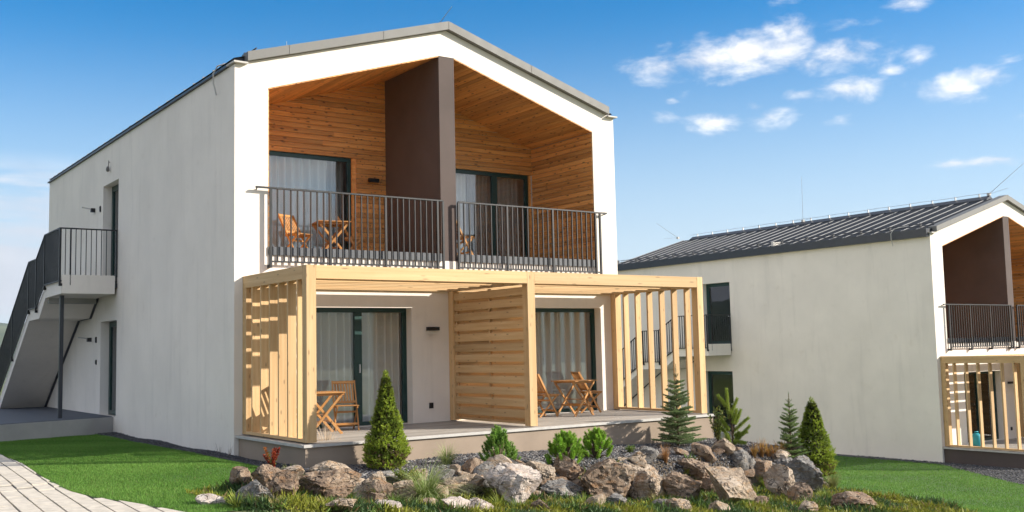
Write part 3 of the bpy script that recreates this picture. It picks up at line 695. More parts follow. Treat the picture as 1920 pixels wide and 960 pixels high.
    for k in range(12):
        member('screen_board', sc, G, (4.495, ya, .22+.203*k), (4.495, yb, .22+.203*k), .024, .144)
        member('screen_board', sc, G, (4.569, ya, .1185+.203*k), (4.569, yb, .1185+.203*k), .024, .150)
    member('screen_rail', sc, G, (4.53, ya, .065), (4.53, yb, .065), .1, .04)
    ORG = Vector((0, 0, 0)); return H
build_house((0, 0, 0), False)
build_house(T2, True)

# lightning protection on the roofs
def rod(label, base, tip, stay, name='lightning_rod'):
    base, tip = Vector(base), Vector(tip); t = thing(name, label, 'lightning rod', base, 'lightning rods')
    MB().tube([base, tip], [.009, .005], 6).build('rod', M['zinc'], t)
    MB().box(base.x-.05, base.x+.05, base.y-.05, base.y+.05, base.z-.05, base.z+.04).build('foot', M['trim'], t)
    for a in stay: MB().tube([base, base+Vector(a)], .005, 5).build('stay', M['zinc'], t)
rod('slim white lightning rod rising from the middle of the seamed roof', (27.38, 9.44, 6.34), (27.38, 9.41, 8.13), [(0, -.45, .05), (0, .45, .05)])
rod('slanted lightning rod at the front gable tip of the seamed roof', (27.38, 1.5, 6.36), (27.38, .2, 7.25), [(0, -.7, .12)])
rod('thin slanted lightning rod at the far ridge end of the seamed roof', (27.38, 16.6, 6.36), (27.38, 18.0, 7.2), [(0, .9, .06)])
rod('small lightning rod on the ridge of the house above the rock garden', (4.5, .35, 8.16), (4.5, -.25, 8.42), [(-.25, .2, .02)])
rod('short white rod on the roof slope of the house above the rock garden', (1.15, .35, 7.05), (1.15, .35, 7.32), [(.0, .1, .0)])
for org, lab, x, y, z in ((Vector((0, 0, 0)), 'white conductor wire curling over the eave of the house above the rock garden', -.02, .75, 6.64), (T2, 'white conductor wire curling over the gutter of the neighbouring house', -.17, 1.15, 6.75)):
    mb = MB(); q = org+Vector((x, y, z)); mb.tube([q+Vector(v) for v in ((.35, -.3, .22), (.12, -.12, .17), (-.03, 0, .12), (-.09, .06, -.02), (-.08, .07, -.2), (-.03, .05, -.42))], .014, 6); tag(mb.build('conductor_wire', M['trim'], None), lab, 'wire')
t = thing('ridge_wire', 'lightning wire on little holders along the ridge of the seamed roof', 'wire', (27.38, 8.5, 6.3))
mb = MB(); mb.tube([(27.38, 1.4+k*.9, 6.40+.015*(k % 2)) for k in range(17)], .008, 5); mb.build('wire', M['zinc'], t)
for k in range(16): MB().box(27.36, 27.40, 1.83+k*.9, 1.87+k*.9, 6.25, 6.42).build('holder', M['zinc'], t)

# entrance paving beside the staircase
mb = MB(); mb.prism([(-.002, 7.82, -.9), (-.002, 17.5, -.9), (-5, 17.5, -.9), (-5, 6.3, -.9)], (0, 0, .91)); ep = tag(mb.build('entrance_pavement', M['concrete']), kind='structure')
mb = MB(); mb.prism([(-.004, 7.90, .011), (-.004, 17.4, .011), (-4.9, 17.4, .011), (-4.9, 6.4, .011)], (0, 0, .012)); mb.build('paving_surface', M['slate'], ep)
mb = MB(); mb.prism([(-2.2+22.878, 9.6, -3), (22.87, 9.6, -3), (22.87, 19, -3), (20, 19, -3)], (0, 0, 1.11)); tag(mb.build('entrance_pavement', M['concrete']), kind='structure')

# ---------------------------------------------------------------- garden furniture
def make_chair():
    t = thing('folding_chair', '', 'chair'); m = M['teak']
    s = lambda z: -.19+.50*(z/.88)                       # line of the uprights, front foot to back top
    for x in (-.205, .205):
        member('leg', t, m, (x, s(0), 0), (x, s(.88), .88), .022, .042, (0, -1, .5))
        member('leg', t, m, (x*.88, .27, 0), (x*.88, -.2, .43), .022, .038, (0, 1, .5))
    for z, wd in ((.855, .055), (.50, .045)): member('back_rail', t, m, (-.194, s(z)-.004, z), (.194, s(z)-.004, z), .022, wd, (0, .5, .88))
    for k in range(7): x = -.155+.0517*k; member('back_slat', t, m, (x, s(.515)-.002, .515), (x, s(.835)-.002, .835), .032, .012, (0, -.88, .5))
    for x in (-.18, .18): member('seat_rail', t, m, (x, -.235, .425), (x, .17, .425), .022, .036)
    for k in range(7): member('seat_slat', t, m, (-.205, -.215+.06*k, .449), (.205, -.215+.06*k, .449), .05, .014)
    member('stretcher', t, m, (-.2, s(.12), .12), (.2, s(.12), .12), .02, .04); member('stretcher', t, m, (-.18, .20, .07), (.18, .20, .07), .02, .04); member('stretcher', t, m, (-.2, s(.33), .33), (.2, s(.33), .33), .02, .035)
    return t
def make_table():
    t = thing('folding_table', '', 'table'); m = M['teak']
    for k in range(9): member('top_slat', t, m, (-.34, -.312+.078*k, .715), (.34, -.312+.078*k, .715), .072, .018)
    for y in (-.26, .26):
        member('apron', t, m, (-.33, y, .685), (.33, y, .685), .022, .04)
        for s in (-1, 1): member('leg', t, m, (s*.30, y+.02*s, 0), (-s*.28, y+.02*s, .67), .024, .045, (s, 0, .9))
    for s in (-1, 1): member('stretcher', t, m, (s*.12, -.26, .22), (s*.12, .26, .22), .022, .035)
    member('hinge_bar', t, m, (0, -.27, .335), (0, .27, .335), .02, .02); return t
chair, table = make_chair(), make_table()
fz = 3.335
CH = [((6.42, -.52, 0), 92, 'slatted wooden folding chair beside the slatted screen, pulled up to a table'), ((7.86, -.22, 0), 74, 'slatted wooden folding chair at the fin end of the terrace, facing away from its table'),
      ((1.90, -.52, 0), -18, 'dark slatted wooden folding chair before the mullioned terrace door'), ((.62, -.95, 0), 78, 'wooden folding chair tucked behind the pergola fins beside a table'),
      ((1.90, 1.62, fz), 22, 'sunny orange wooden folding chair in the balcony corner before the wide balcony door'), ((3.22, 1.75, fz), 62, 'shaded wooden folding chair by the wood-clad balcony wall under the lamp'),
      ((5.18, .62, fz), 88, 'wooden folding chair seen edge-on right behind the brown pier on the balcony')]
for i, (p, a, lab) in enumerate(CH):                         # a chair faces its local -y; +90 degrees makes it face +x
    mw = Matrix.Translation(Vector(p)) @ Matrix.Rotation(R(a), 4, 'Z')
    if i == 0: chair.matrix_basis = mw; tag(chair, lab, group='slatted wooden folding chairs'); WM[chair] = mw
    else: copy_thing(chair, mw, label=lab, cat='chair', group='slatted wooden folding chairs')
TB = [((7.02, -.78, 0), 8, 'slatted wooden folding table on the terrace right of the slatted screen'), ((1.22, -.93, 0), -8, 'wooden folding table half hidden by the pergola corner post'), ((2.62, 1.55, fz), -12, 'wooden folding table with crossed legs between two chairs on the balcony')]
for i, (p, a, lab) in enumerate(TB):
    mw = Matrix.Translation(Vector(p)) @ Matrix.Rotation(R(a), 4, 'Z')
    if i == 0: table.matrix_basis = mw; tag(table, lab, group='slatted wooden folding tables'); WM[table] = mw
    else: copy_thing(table, mw, label=lab, cat='table', group='slatted wooden folding tables')
# teal watering tank on the neighbouring terrace
mb = MB(); q = T2+Vector((1.0, -.55, 0)); mb.tube([q, q+Vector((0, 0, .05)), q+Vector((0, 0, .30)), q+Vector((0, 0, .36)), q+Vector((0, 0, .40))], [.14, .17, .17, .12, .06], 14)
mb.tube([q+Vector((.1, 0, .34)), q+Vector((.1, 0, .44)), q+Vector((-.1, 0, .44)), q+Vector((-.1, 0, .34))], .014, 6); tag(mb.build('water_canister', M['teal'], None, True), 'teal plastic canister behind the fins of the neighbouring pergola', 'canister')

# ---------------------------------------------------------------- vegetation kit (numpy triangle soups)
def nrm(a): return a/np.maximum(np.linalg.norm(a, axis=-1, keepdims=True), 1e-9)
def blades(base, tipdir, length, width, side=None):
    """one thin triangle per row"""
    n = len(base)
    if side is None: side = nrm(np.cross(tipdir, rng.normal(size=(n, 3))))
    w_ = np.broadcast_to(np.asarray(width, float).reshape(-1, 1), (n, 1)); l_ = np.broadcast_to(np.asarray(length, float).reshape(-1, 1), (n, 1))
    return np.stack([base-side*w_/2, base+side*w_/2, base+tipdir*l_], 1)
def leaves(base, d, length, width):
    """a folded leaf: two triangles"""
    n = len(base); s = nrm(np.cross(d, rng.normal(size=(n, 3)))); up_ = nrm(np.cross(s, d))
    L_2 = np.asarray(length, float).reshape(-1, 1); W2 = np.asarray(width, float).reshape(-1, 1)
    mid = base+d*L_2*.5; tip = base+d*L_2-up_*L_2*.12
    return np.concatenate([np.stack([base, mid+s*W2/2+up_*W2*.2, tip], 1), np.stack([base, tip, mid-s*W2/2+up_*W2*.2], 1)])
def vary(c, n, v=.25, hue=.08):
    c = np.asarray(c, float); k = (1+rng.uniform(-v, v, (n, 1)))*(1+rng.uniform(-hue, hue, (n, 3))); return np.clip(c*k, 0, 1)
def shoot(p, d, L, nl, nn, spread=1.0, wd=.006, start=.0):
    """bottle-brush twig of needles: p base, d direction"""
    t = rng.uniform(start, 1, nn); th = rng.uniform(0, 2*math.pi, nn); d = np.asarray(d, float)/np.linalg.norm(d)
    a = np.cross(d, [0.3, .2, 1.]); a /= np.linalg.norm(a); b = np.cross(d, a)
    rad = np.cos(th)[:, None]*a+np.sin(th)[:, None]*b
    nd = nrm(rad*spread+d*(.55+.9*t[:, None]**3)+rng.normal(0, .12, (nn, 3)))
    return blades(np.asarray(p)+d*(L*t)[:, None], nd, nl*rng.uniform(.75, 1.15, nn), wd)
def plant(name, label, cat, p, group=None): return thing(name, label, cat, p, group)
def stem(t, path, r, nm='trunk'): return MB().tube(path, r, 7).build(nm, M['bark'], t, True, org=Vector(WM[t].translation))

def cone_spruce(p, H, Rm, label, pr=((0, .80), (.10, .98), (.22, 1.), (.42, .70), (.62, .47), (.80, .27), (.93, .12), (1, .03))):
    t = plant('dwarf_spruce', label, 'conifer', p, 'dwarf cone spruces'); T = []; C = []
    prof = lambda h: Rm*np.interp(h, [q[0] for q in pr], [q[1] for q in pr])
    n = 3000; h = 1-np.sqrt(rng.uniform(0, 1, n)); h = np.clip(h*.98+.005, 0, .995); th = rng.uniform(0, 2*math.pi, n)
    lump = np.array([noise.noise(Vector((math.cos(a)*1.6, math.sin(a)*1.6, b*9)))+.6*noise.noise(Vector((math.cos(a)*4, math.sin(a)*4, b*22))) for a, b in zip(th, h)])
    r = prof(h)*(1+.26*lump)*rng.uniform(.80, 1.04, n)
    for i in range(n):
        o = np.array([math.cos(th[i]), math.sin(th[i]), 0]); q = o*r[i]+np.array([0, 0, h[i]*H+.03])
        k = 13; d = nrm(o*.8+np.array([0, 0, .65])+rng.normal(0, .28, 3))
        tri = shoot(q-d*.03, d, .05, .03, k, .85, .0105)
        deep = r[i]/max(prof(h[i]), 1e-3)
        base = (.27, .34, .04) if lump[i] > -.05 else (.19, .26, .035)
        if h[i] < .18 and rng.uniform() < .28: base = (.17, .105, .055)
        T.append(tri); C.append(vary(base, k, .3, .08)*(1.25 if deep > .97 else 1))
    for q in range(26):                     # pointed leader
        f = .86+.15*q/26; a = q*2.4; rr = Rm*.16*(1.01-f)/.15; T.append(shoot(np.array([math.cos(a)*rr, math.sin(a)*rr, H*f]), np.array([math.cos(a)*.5, math.sin(a)*.5, 1.]), .06, .028, 22, .7, .0105)); C.append(vary((.26, .33, .04), 22, .3))
    # dry inner twigs fill the core
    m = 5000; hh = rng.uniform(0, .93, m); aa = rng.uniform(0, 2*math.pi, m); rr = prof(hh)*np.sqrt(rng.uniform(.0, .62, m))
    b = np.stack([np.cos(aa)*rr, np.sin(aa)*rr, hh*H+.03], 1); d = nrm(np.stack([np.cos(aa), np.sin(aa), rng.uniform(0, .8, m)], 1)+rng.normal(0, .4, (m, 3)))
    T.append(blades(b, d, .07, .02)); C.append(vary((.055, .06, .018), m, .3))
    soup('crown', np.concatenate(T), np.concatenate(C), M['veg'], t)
    stem(t, [(0, 0, -.05), (0, 0, H*.5), (0, 0, H*.9)], [.03, .02, .005])
    return t
def mugo(p, H, Rm, label, tone=(.085, .15, .025), peak=1.0, n=150):
    t = plant('mountain_pine', label, 'pine', p, 'small mountain pines'); T = []; C = []; tr = MB()
    for i in range(n):
        a = rng.uniform(0, 2*math.pi); e = rng.uniform(0, 1)**.8; el = math.pi/2*e
        rr = Rm*math.cos(el)*rng.uniform(.6, 1.0); hh = H*(.15+.75*math.sin(el)**peak)*rng.uniform(.75, 1.05)
        q = np.array([math.cos(a)*rr, math.sin(a)*rr, hh-.08]); d = np.array([math.cos(a)*.55*math.cos(el), math.sin(a)*.55*math.cos(el), 1.])+rng.normal(0, .15, 3)
        L = rng.uniform(.10, .15); T.append(shoot(q, d, L, .046, 150, .85, .0085)); c = np.asarray(tone)*rng.uniform(1.9, 3.6)+np.array([.03, .02, 0]); C.append(vary(c, 150, .25))
        if i % 4 == 0: tr.tube([(0, 0, -.03), tuple(q*.5+np.array([0, 0, .02])), tuple(q)], [.018, .012, .006], 5)
    soup('crown', np.concatenate(T), np.concatenate(C), M['veg'], t); tr.build('branches', M['bark'], t, True, org=Vector(WM[t].translation)); return t
def fir(p, H, Rm, label, tone, droop=-.05, whorl=.105, name='fir_tree', dens=1., cat='conifer'):
    t = plant(name, label, cat, p); T = []; C = []; br = MB(); nz = int(H/whorl)
    for j in range(nz):
        z = .06+j*whorl*.97; f = z/H
        if f > .80: continue
        L0 = Rm*(1-f)**.85*1.12; nb = 9 if f < .6 else 6; a0 = rng.uniform(0, 6)
        for k in range(nb):
            a = a0+2*math.pi*k/nb+rng.uniform(-.25, .25); L = L0*rng.uniform(.72, 1.12); d = np.array([math.cos(a), math.sin(a), .18+droop+.35*f]); d /= np.linalg.norm(d)
            b0 = np.array([0, 0, z+rng.uniform(-.03, .03)]); br.tube([tuple(b0), tuple(b0+d*L*.9)], [.007, .003], 4)
            c = np.asarray(tone)*rng.uniform(1.6, 2.6)
            nn = int(130*L/.3*dens)+20; T.append(shoot(b0+d*L*.1, d, L*.9, .030, nn, 1.0, .009)); C.append(vary(c, nn, .25))
            side = np.array([-d[1], d[0], 0]); ns = int(L/.042)
            for q in range(ns):
                s = .2+.75*(q+.5)/ns; sg = 1 if q % 2 else -1; dd = d+sg*side*.95+np.array([0, 0, .05]); l2 = L*.45*(1-s)+.05
                m = int((40*l2/.1+16)*dens); T.append(shoot(b0+d*L*s, dd, l2, .029, m, .95, .009)); C.append(vary(c*1.05, m, .25))
    lead = int(150*dens); T.append(shoot(np.array([0, 0, H*.80]), np.array([0, 0, 1.]), H*.2, .028, lead, .8, .006)); C.append(vary(np.asarray(tone)*1.25+np.array([.02, .03, -.005]), lead, .2))
    for q in range(4): a = q*1.57+.4; T.append(shoot(np.array([0, 0, H*.84]), np.array([math.cos(a)*.7, math.sin(a)*.7, .9]), .09, .024, 40, .8, .006)); C.append(vary(np.asarray(tone)*1.2, 40))
    soup('crown', np.concatenate(T), np.concatenate(C), M['veg'], t); tk = stem(t, [(0, 0, -.06), (0, 0, H*.5), (0, 0, H*.98)], [.024, .015, .004]); br.build('branches', M['bark'], t, True, org=Vector(WM[t].translation)); return t
def tuft(p, n, L, spread, tone, label, name='grass_tuft', droop=.5, wd=.007, tip=None, cat='grass', lean=(0, 0)):
    """arching blades in three segments"""
    t = plant(name, label, cat, p); a = rng.uniform(0, 2*math.pi, n); s = rng.uniform(.15, 1, n)*spread
    d = nrm(np.stack([np.cos(a)*s+lean[0], np.sin(a)*s+lean[1], np.ones(n)], 1)); l_ = L*rng.uniform(.55, 1.1, n)
    b = np.stack([np.cos(a)*s*.06, np.sin(a)*s*.06, np.zeros(n)-.02], 1); side = nrm(np.cross(d, [0, 0, 1.])+1e-6); T = []; C = []
    cc = vary(tone, n, .3, .1); p0 = b; dd = d.copy()
    for k in range(4):
        p1 = p0+dd*(l_/4)[:, None]; w0, w1 = wd*(1-k/4.6), wd*(1-(k+1)/4.6)
        T += [np.stack([p0-side*w0/2, p0+side*w0/2, p1+side*w1/2], 1), np.stack([p0-side*w0/2, p1+side*w1/2, p1-side*w1/2], 1)]
        c = cc*(.85+.12*k)
        if tip is not None and k >= 2: c = c*.4+np.asarray(tip)*.6
        C += [c, c]; p0 = p1; dd = nrm(dd+np.array([0, 0, -droop*.55])*(s/spread)[:, None]+np.stack([np.cos(a), np.sin(a), np.zeros(n)], 1)*droop*.25)
    soup('blades', np.concatenate(T), np.clip(np.concatenate(C), 0, 1), M['veg'], t); return t
def leafy(p, H, Rm, n, tone, label, name='leafy_shrub', ll=.045, lw=.028, cols=None, nst=14, up_=1.0):
    t = plant(name, label, 'shrub', p); T = []; C = []; sm = MB()
    for i in range(nst):
        a = rng.uniform(0, 2*math.pi); e = np.array([math.cos(a)*Rm*rng.uniform(.2, 1), math.sin(a)*Rm*rng.uniform(.2, 1), H*rng.uniform(.6, 1.0)]); m_ = e*.5+np.array([0, 0, H*.08])
        sm.tube([(0, 0, -.03), tuple(m_), tuple(e)], [.006, .005, .002], 4)
        k = n//nst; f = rng.uniform(.2, 1, k)[:, None]; q = (1-f)**2*0+2*f*(1-f)*m_+f*f*e; d = nrm(rng.normal(0, 1, (k, 3))+np.array([0, 0, .5*up_]))
        T.append(leaves(q, d, ll*rng.uniform(.6, 1.2, k), lw*rng.uniform(.7, 1.2, k)))
        c = np.asarray(cols[rng.integers(len(cols))] if cols else tone); C.append(np.tile(vary(c, k, .35, .15), (2, 1)))
    soup('foliage', np.concatenate(T), np.concatenate(C), M['veg'], t); sm.build('stems', M['bark'], t, True, org=Vector(WM[t].translation)); return t

# ---------------------------------------------------------------- rocks of the bank
def rock(u0, v0, u1, v1, tone, label, group=None, sub=4, seed=None, tilt=0., depth=.85, cuts=11, flat=1.0):
    u, v = (u0+u1)/2, v1-(v1-v0)*.06
    b = hit(u, v); dist = (b-CAM).dot(fw)
    wd = (u1-u0)/FPX*dist; ht = (v1-v0)/FPX*dist; dp = max(wd, ht)*depth
    fwd = Vector((fw.x, fw.y, 0)).normalized(); c = b+fwd*dp*.30+Vector((0, 0, ht*.38))
    # rocks sit into the soil
    r = random.Random(seed if seed is not None else int(u0*7+v0)); bm = bmesh.new(); bmesh.ops.create_icosphere(bm, subdivisions=sub, radius=1)
    nr = np.random.default_rng(r.randrange(10**6)); P = np.array([q.co[:] for q in bm.verts])
    N = nr.normal(size=(cuts, 3)); N[:, 2] *= .85; N = nrm(N); D = nr.uniform(.42, .80, cuts)
    for _ in range(3):
        for n_, d in zip(N, D): k = np.maximum(P@n_-d, 0); P -= k[:, None]*n_*.98
    off = Vector((r.uniform(0, 50), r.uniform(0, 50), r.uniform(0, 50)))
    bed = Vector(nrm(nr.normal(size=3)+np.array([0, 0, 1.2])))
    for q, p in zip(bm.verts, P):
        p = Vector(p); a_ = noise.fractal(p*1.9+off, 1, 2, 4); b_ = 1-abs(noise.fractal(p*4.1+off, .9, 2.1, 5)); c_ = noise.fractal(p*13+off, .7, 2, 3)
        lay = noise.noise(Vector((p.dot(bed)*6.5, a_*.8, 3))+off)
        k = .09*a_+.13*(b_-.75)+.04*c_+.07*lay
        q.co = p*(1+k)
    ex = [max(q.co[i] for q in bm.verts)-min(q.co[i] for q in bm.verts) for i in range(3)]; mid = [(max(q.co[i] for q in bm.verts)+min(q.co[i] for q in bm.verts))/2 for i in range(3)]
    ct, st = math.cos(tilt), math.sin(tilt)
    for q in bm.verts:
        x, y, z = [(q.co[i]-mid[i])/ex[i] for i in range(3)]
        q.co = Vector((x*wd, y*dp, z*ht*1.06))
        if tilt: q.co = Vector((q.co.x, q.co.y, q.co.z - q.co.x*math.tan(tilt)*1.0))
    bmesh.ops.recalc_face_normals(bm, faces=bm.faces); me = bpy.data.meshes.new('boulder'); bm.to_mesh(me); bm.free(); me.materials.append(M[tone])
    me.polygons.foreach_set('use_smooth', [True]*len(me.polygons))
    try: me.set_sharp_from_angle(angle=R(24))
    except Exception: pass
    o = bpy.data.objects.new('boulder', me); attach(o, None, Matrix.Translation(c) @ Matrix.Rotation(math.atan2(rt.y, rt.x), 4, 'Z'))
    return tag(o, label, 'rock', group or 'boulders of the rock garden bank')
B = 'rock_brown'; TN = 'rock_tan'; PL = 'rock_pale'; GR = 'rock_grey'
sb = 'brown angular boulder set in the rock garden bank'; st_ = 'tan weathered boulder set in the rock garden bank'; sg = 'small stone lying between boulders at the foot of the rock garden'
ROCKS = [
 (424, 876, 478, 926, B, 'mossy brown boulder at the lawn end of the rock garden'), (434, 900, 514, 954, GR, 'grey and white split boulder at the lawn end of the rock garden'),
 (466, 868, 530, 930, B, sb), (494, 880, 556, 946, B, 'reddish brown boulder beside the mossy one, below the red-leaved plant'), (364, 928, 424, 950, PL, 'flat pinkish stone lying in the lawn edge'),
 (552, 880, 672, 946, B, 'wide brown boulder with a flat top below the feathery dry grass'), (572, 864, 668, 900, TN, 'tan slab resting on top of the wide brown boulder'), (658, 886, 734, 946, TN, 'tan pinkish boulder next to the drooping grass clump'),
 (722, 900, 782, 948, TN, st_), (812, 886, 912, 940, TN, 'broad tan boulder with dark cracks left of the large pale boulder'), (826, 934, 884, 966, PL, sg), (868, 936, 926, 968, PL, sg),
 (866, 872, 926, 908, B, sb), (906, 868, 1018, 952, PL, 'largest boulder, pale pinkish white and rounded'), (978, 862, 1044, 912, TN, st_), (1034, 852, 1098, 912, B, 'pointed reddish brown boulder under the round mountain pine'),
 (1012, 900, 1098, 942, GR, 'low grey boulder with a light top right of the large pale boulder'), (1088, 862, 1196, 946, B, 'large blocky dark brown boulder with a lit tan side'), (1160, 862, 1238, 906, TN, st_), (1174, 882, 1256, 946, TN, 'tan boulder overhanging a dark hollow'),
 (1242, 886, 1318, 948, B, sb), (1266, 860, 1342, 918, B, 'brown rounded boulder below the orange dry plant'), (1330, 874, 1430, 956, TN, 'long tan boulder sloping down beside the green fern'), (1366, 842, 1420, 894, GR, 'upright grey brown stone standing in the gravel'),
 (1402, 866, 1456, 916, B, sb), (1440, 868, 1504, 944, TN, 'smooth tan leaning boulder right of the green fern'), (1450, 850, 1500, 906, GR, 'bluish grey boulder leaning against the long dark slab'), (1464, 844, 1546, 930, GR, 'long dark grey slab leaning down below the yellow-green cone spruce'),
 (1566, 922, 1650, 962, B, 'low dark boulder at the edge of the lower lawn'), (1480, 904, 1526, 950, B, sb), (684, 922, 722, 948, B, sg), (596, 936, 668, 962, TN, sg), (694, 940, 752, 966, PL, sg), (786, 934, 822, 958, TN, sg), (1090, 930, 1140, 958, TN, sg),
 (990, 936, 1030, 962, B, sg), (1224, 936, 1256, 956, GR, sg), (1330, 938, 1374, 964, TN, sg), (1496, 940, 1536, 966, TN, sg), (854, 882, 884, 904, TN, sg), (952, 862, 990, 884, B, sg), (1412, 930, 1446, 952, B, sg), (1000, 895, 1034, 920, B, sg), (1128, 926, 1178, 950, GR, sg),
 (1250, 935, 1300, 962, TN, sg), (760, 880, 800, 910, B, sb), (1186, 846, 1216, 866, TN, sg), (640, 905, 680, 940, B, sg)]
SHORT = {0: 'mossy brown boulder', 1: 'grey and white split boulder', 3: 'reddish brown boulder', 5: 'wide brown boulder', 7: 'tan pinkish boulder', 9: 'broad cracked boulder', 13: 'largest pale boulder', 15: 'pointed brown boulder', 16: 'low grey boulder',
         17: 'blocky dark brown boulder', 19: 'overhanging tan boulder', 21: 'rounded brown boulder', 22: 'long tan boulder', 23: 'upright grey stone', 25: 'smooth leaning boulder', 27: 'long dark slab', 28: 'low dark boulder'}
placed = []
for i, q in enumerate(ROCKS):
    o = rock(*q, seed=100+i, tilt={27: .55, 25: .5, 22: .3, 26: .45, 6: -.12, 15: .25}.get(i, random.uniform(-.15, .15)), sub=5 if (q[2]-q[0]) > 54 else 4, cuts=13)
    placed.append(o)
marks = [(placed[k].matrix_basis.translation.copy(), v) for k, v in SHORT.items()]
def near(p): return min(marks, key=lambda m: (m[0]-p).length)[1]
for i, o in enumerate(placed):
    lab = o['label']
    if lab in (sb, st_, sg):
        tn = {'rock_brown': 'brown', 'rock_tan': 'tan', 'rock_pale': 'pale', 'rock_grey': 'grey'}[o.data.materials[0].name and ROCKS[i][4]]
        o['label'] = '%s %s %s the %s' % (tn, 'angular boulder' if lab == sb else 'weathered boulder' if lab == st_ else 'loose stone', 'set beside' if lab != sg else 'lying at the foot of', near(o.matrix_basis.translation))
for (x, y, w2, h2, tn) in ((14.9, 1.6, .5, .22, 'rock_brown'), (16.2, 2.2, .8, .3, GR), (17.4, 2.3, .5, .4, TN), (18.6, 3.2, .6, .3, B)):
    pu = Vector((x, y, hz(x, y))); d_ = pu-CAM; f_ = d_.dot(fw); uu = d_.dot(rt)/f_*FPX; vv = -d_.dot(up)/f_*FPX; px, py = 960+cr*uu+sr*vv, 480-sr*uu+cr*vv; k = FPX/f_
    rock(px-w2*k/2, py-h2*k, px+w2*k/2, py+4, tn, 'low stone on the rough edge behind the lower lawn', 'stones behind the lower lawn', 3, int(x*10))

# stones packed between and below the boulders, half buried
def px_of(q):
    d_ = q-CAM; f_ = d_.dot(fw); a, b = d_.dot(rt)/f_*FPX, -d_.dot(up)/f_*FPX; return 960+cr*a+sr*b, 480-sr*a+cr*b, FPX/f_
for i in range(64):
    x = -1.0+11.0*(i+random.random()*.9)/64; y = random.uniform(-5.0, -4.35)
    if x > 9.3: y += (x-9.3)*.8
    if x < -.2: y += .35
    px, py, k = px_of(Vector((x, y, hz(x, y)))); w2 = random.uniform(.22, .52)*k; h2 = w2*random.uniform(.5, .9)
    tn = random.choice((B, TN, TN, GR, B)); nm = {B: 'brown', TN: 'tan', GR: 'grey'}[tn]
    o = rock(px-w2/2, py-h2*.8, px+w2/2, py+h2*.15, tn, '', 'stones wedged between the boulders', 3, 900+i, random.uniform(-.3, .3), .9, 11)
    o['label'] = 'half-buried %s %s stone wedged in next to the %s' % ('small' if w2/k < .34 else 'larger', nm, near(o.matrix_basis.translation))
# ---------------------------------------------------------------- gravel of the bed: real pebbles
def pebbles(name, n, region, size, cols, parent=None, lift=0.):
    oct_ = np.array([[1, 0, 0], [-1, 0, 0], [0, 1, 0], [0, -1, 0], [0, 0, 1], [0, 0, -1]], float); fc = np.array([[0, 2, 4], [2, 1, 4], [1, 3, 4], [3, 0, 4], [2, 0, 5], [1, 2, 5], [3, 1, 5], [0, 3, 5]])
    x = rng.uniform(region[0], region[1], n*2); y = rng.uniform(region[2], region[3], n*2); ok = region[4](x, y); x, y = x[ok][:n], y[ok][:n]; n = len(x)
    s = size*rng.uniform(.55, 1.35, (n, 1, 1))*rng.uniform(.65, 1.2, (n, 1, 3)); v = oct_[None]*s+rng.normal(0, .12, (n, 6, 3))*s
    A = rng.normal(size=(n, 3, 3)); Q, _ = np.linalg.qr(A); v = np.einsum('nij,nkj->nki', Q, v); v[:, :, 2] *= .75
    v += np.stack([x, y, height(x, y)+lift+rng.uniform(-.2, .7, n)*size], 1)[:, None]
    tri = v[:, fc].reshape(-1, 3, 3); c = np.asarray(cols)[rng.integers(len(cols), size=n)]*rng.uniform(.65, 1.3, (n, 1)); return soup(name, tri, np.repeat(np.clip(c, 0, 1), 8, 0), M['pebble'], parent, 'stuff', 'grey and dark pebbles filling the rock garden bed' if name == 'gravel' else 'dark pebble strip along the foot of the walls', 'gravel')
GC = [(.11, .112, .125), (.06, .062, .07), (.18, .178, .18), (.30, .285, .27), (.04, .04, .046), (.15, .125, .11)]
pebbles('gravel', 46000, (-.2, 10.6, -4.75, -2.8, lambda x, y: (x > -.1) & (y > -4.72+.0*x) & ((y < -2.79) | (x > 9.0)) & (x < 10.2+.3*np.sin(y*3))), .019, GC)
pebbles('gravel_strip_pebbles', 9000, (-.44, .05, -3.3, 7.7, lambda x, y: x > -.44), .016, [(.06, .06, .065), (.10, .10, .11), (.04, .04, .045)], lift=.02)
pebbles('gravel_strip_pebbles', 14000, (17, 27, -5.2, 4, lambda x, y: ((x > 22.3-np.clip(-(y-.6), 0, 6)*.72) & (x < 22.9) & (y > -1.8)) | ((x > 22.3-np.clip(-(y-.6), 0, 6)*.72) & (y < -1.8))), .022, [(.07, .07, .075), (.13, .13, .135), (.05, .05, .055), (.2, .19, .18)], lift=.015)

# ---------------------------------------------------------------- lawns and ground cover
def turf(name, n, x0, x1, y0, y1, inside, hgt, wd, tones, label, patch=.9):
    x = rng.uniform(x0, x1, int(n*1.0)); y = rng.uniform(y0, y1, int(n*1.0)); ok = inside(x, y); x, y = x[ok], y[ok]; n = len(x)
    b = np.stack([x, y, height(x, y)+.005], 1); d = nrm(np.stack([rng.normal(0, .42, n), rng.normal(0, .42, n), np.ones(n)], 1))
    pn = .5+.25*(np.sin(x*1.7+np.sin(y*1.3)*1.5)+np.sin(y*2.3+x*.7)*.6+np.sin(x*6.1+y*4.7)*.4)
    k = np.clip(pn*patch+rng.normal(0, .22, n), 0, 1)[:, None]; c = np.asarray(tones[0])*(1-k)+np.asarray(tones[1])*k; c = c*(1+rng.uniform(-.3, .3, (n, 1)))
    dry = rng.uniform(size=n) < .03; c[dry] = (.20, .17, .07)
    return soup(name, blades(b, d, hgt*rng.uniform(.6, 1.3, n)*(.8+.5*pn), wd), np.clip(c, 0, 1), M['grass'], None, 'stuff', label, 'grass')
GT = [(.09, .205, .03), (.17, .315, .062)]
turf('lawn_grass', 330000, -3.6, -.42, -6.6, 7.8, in_lawn_l, .034, .0085, GT, 'short green lawn beside the left house wall')
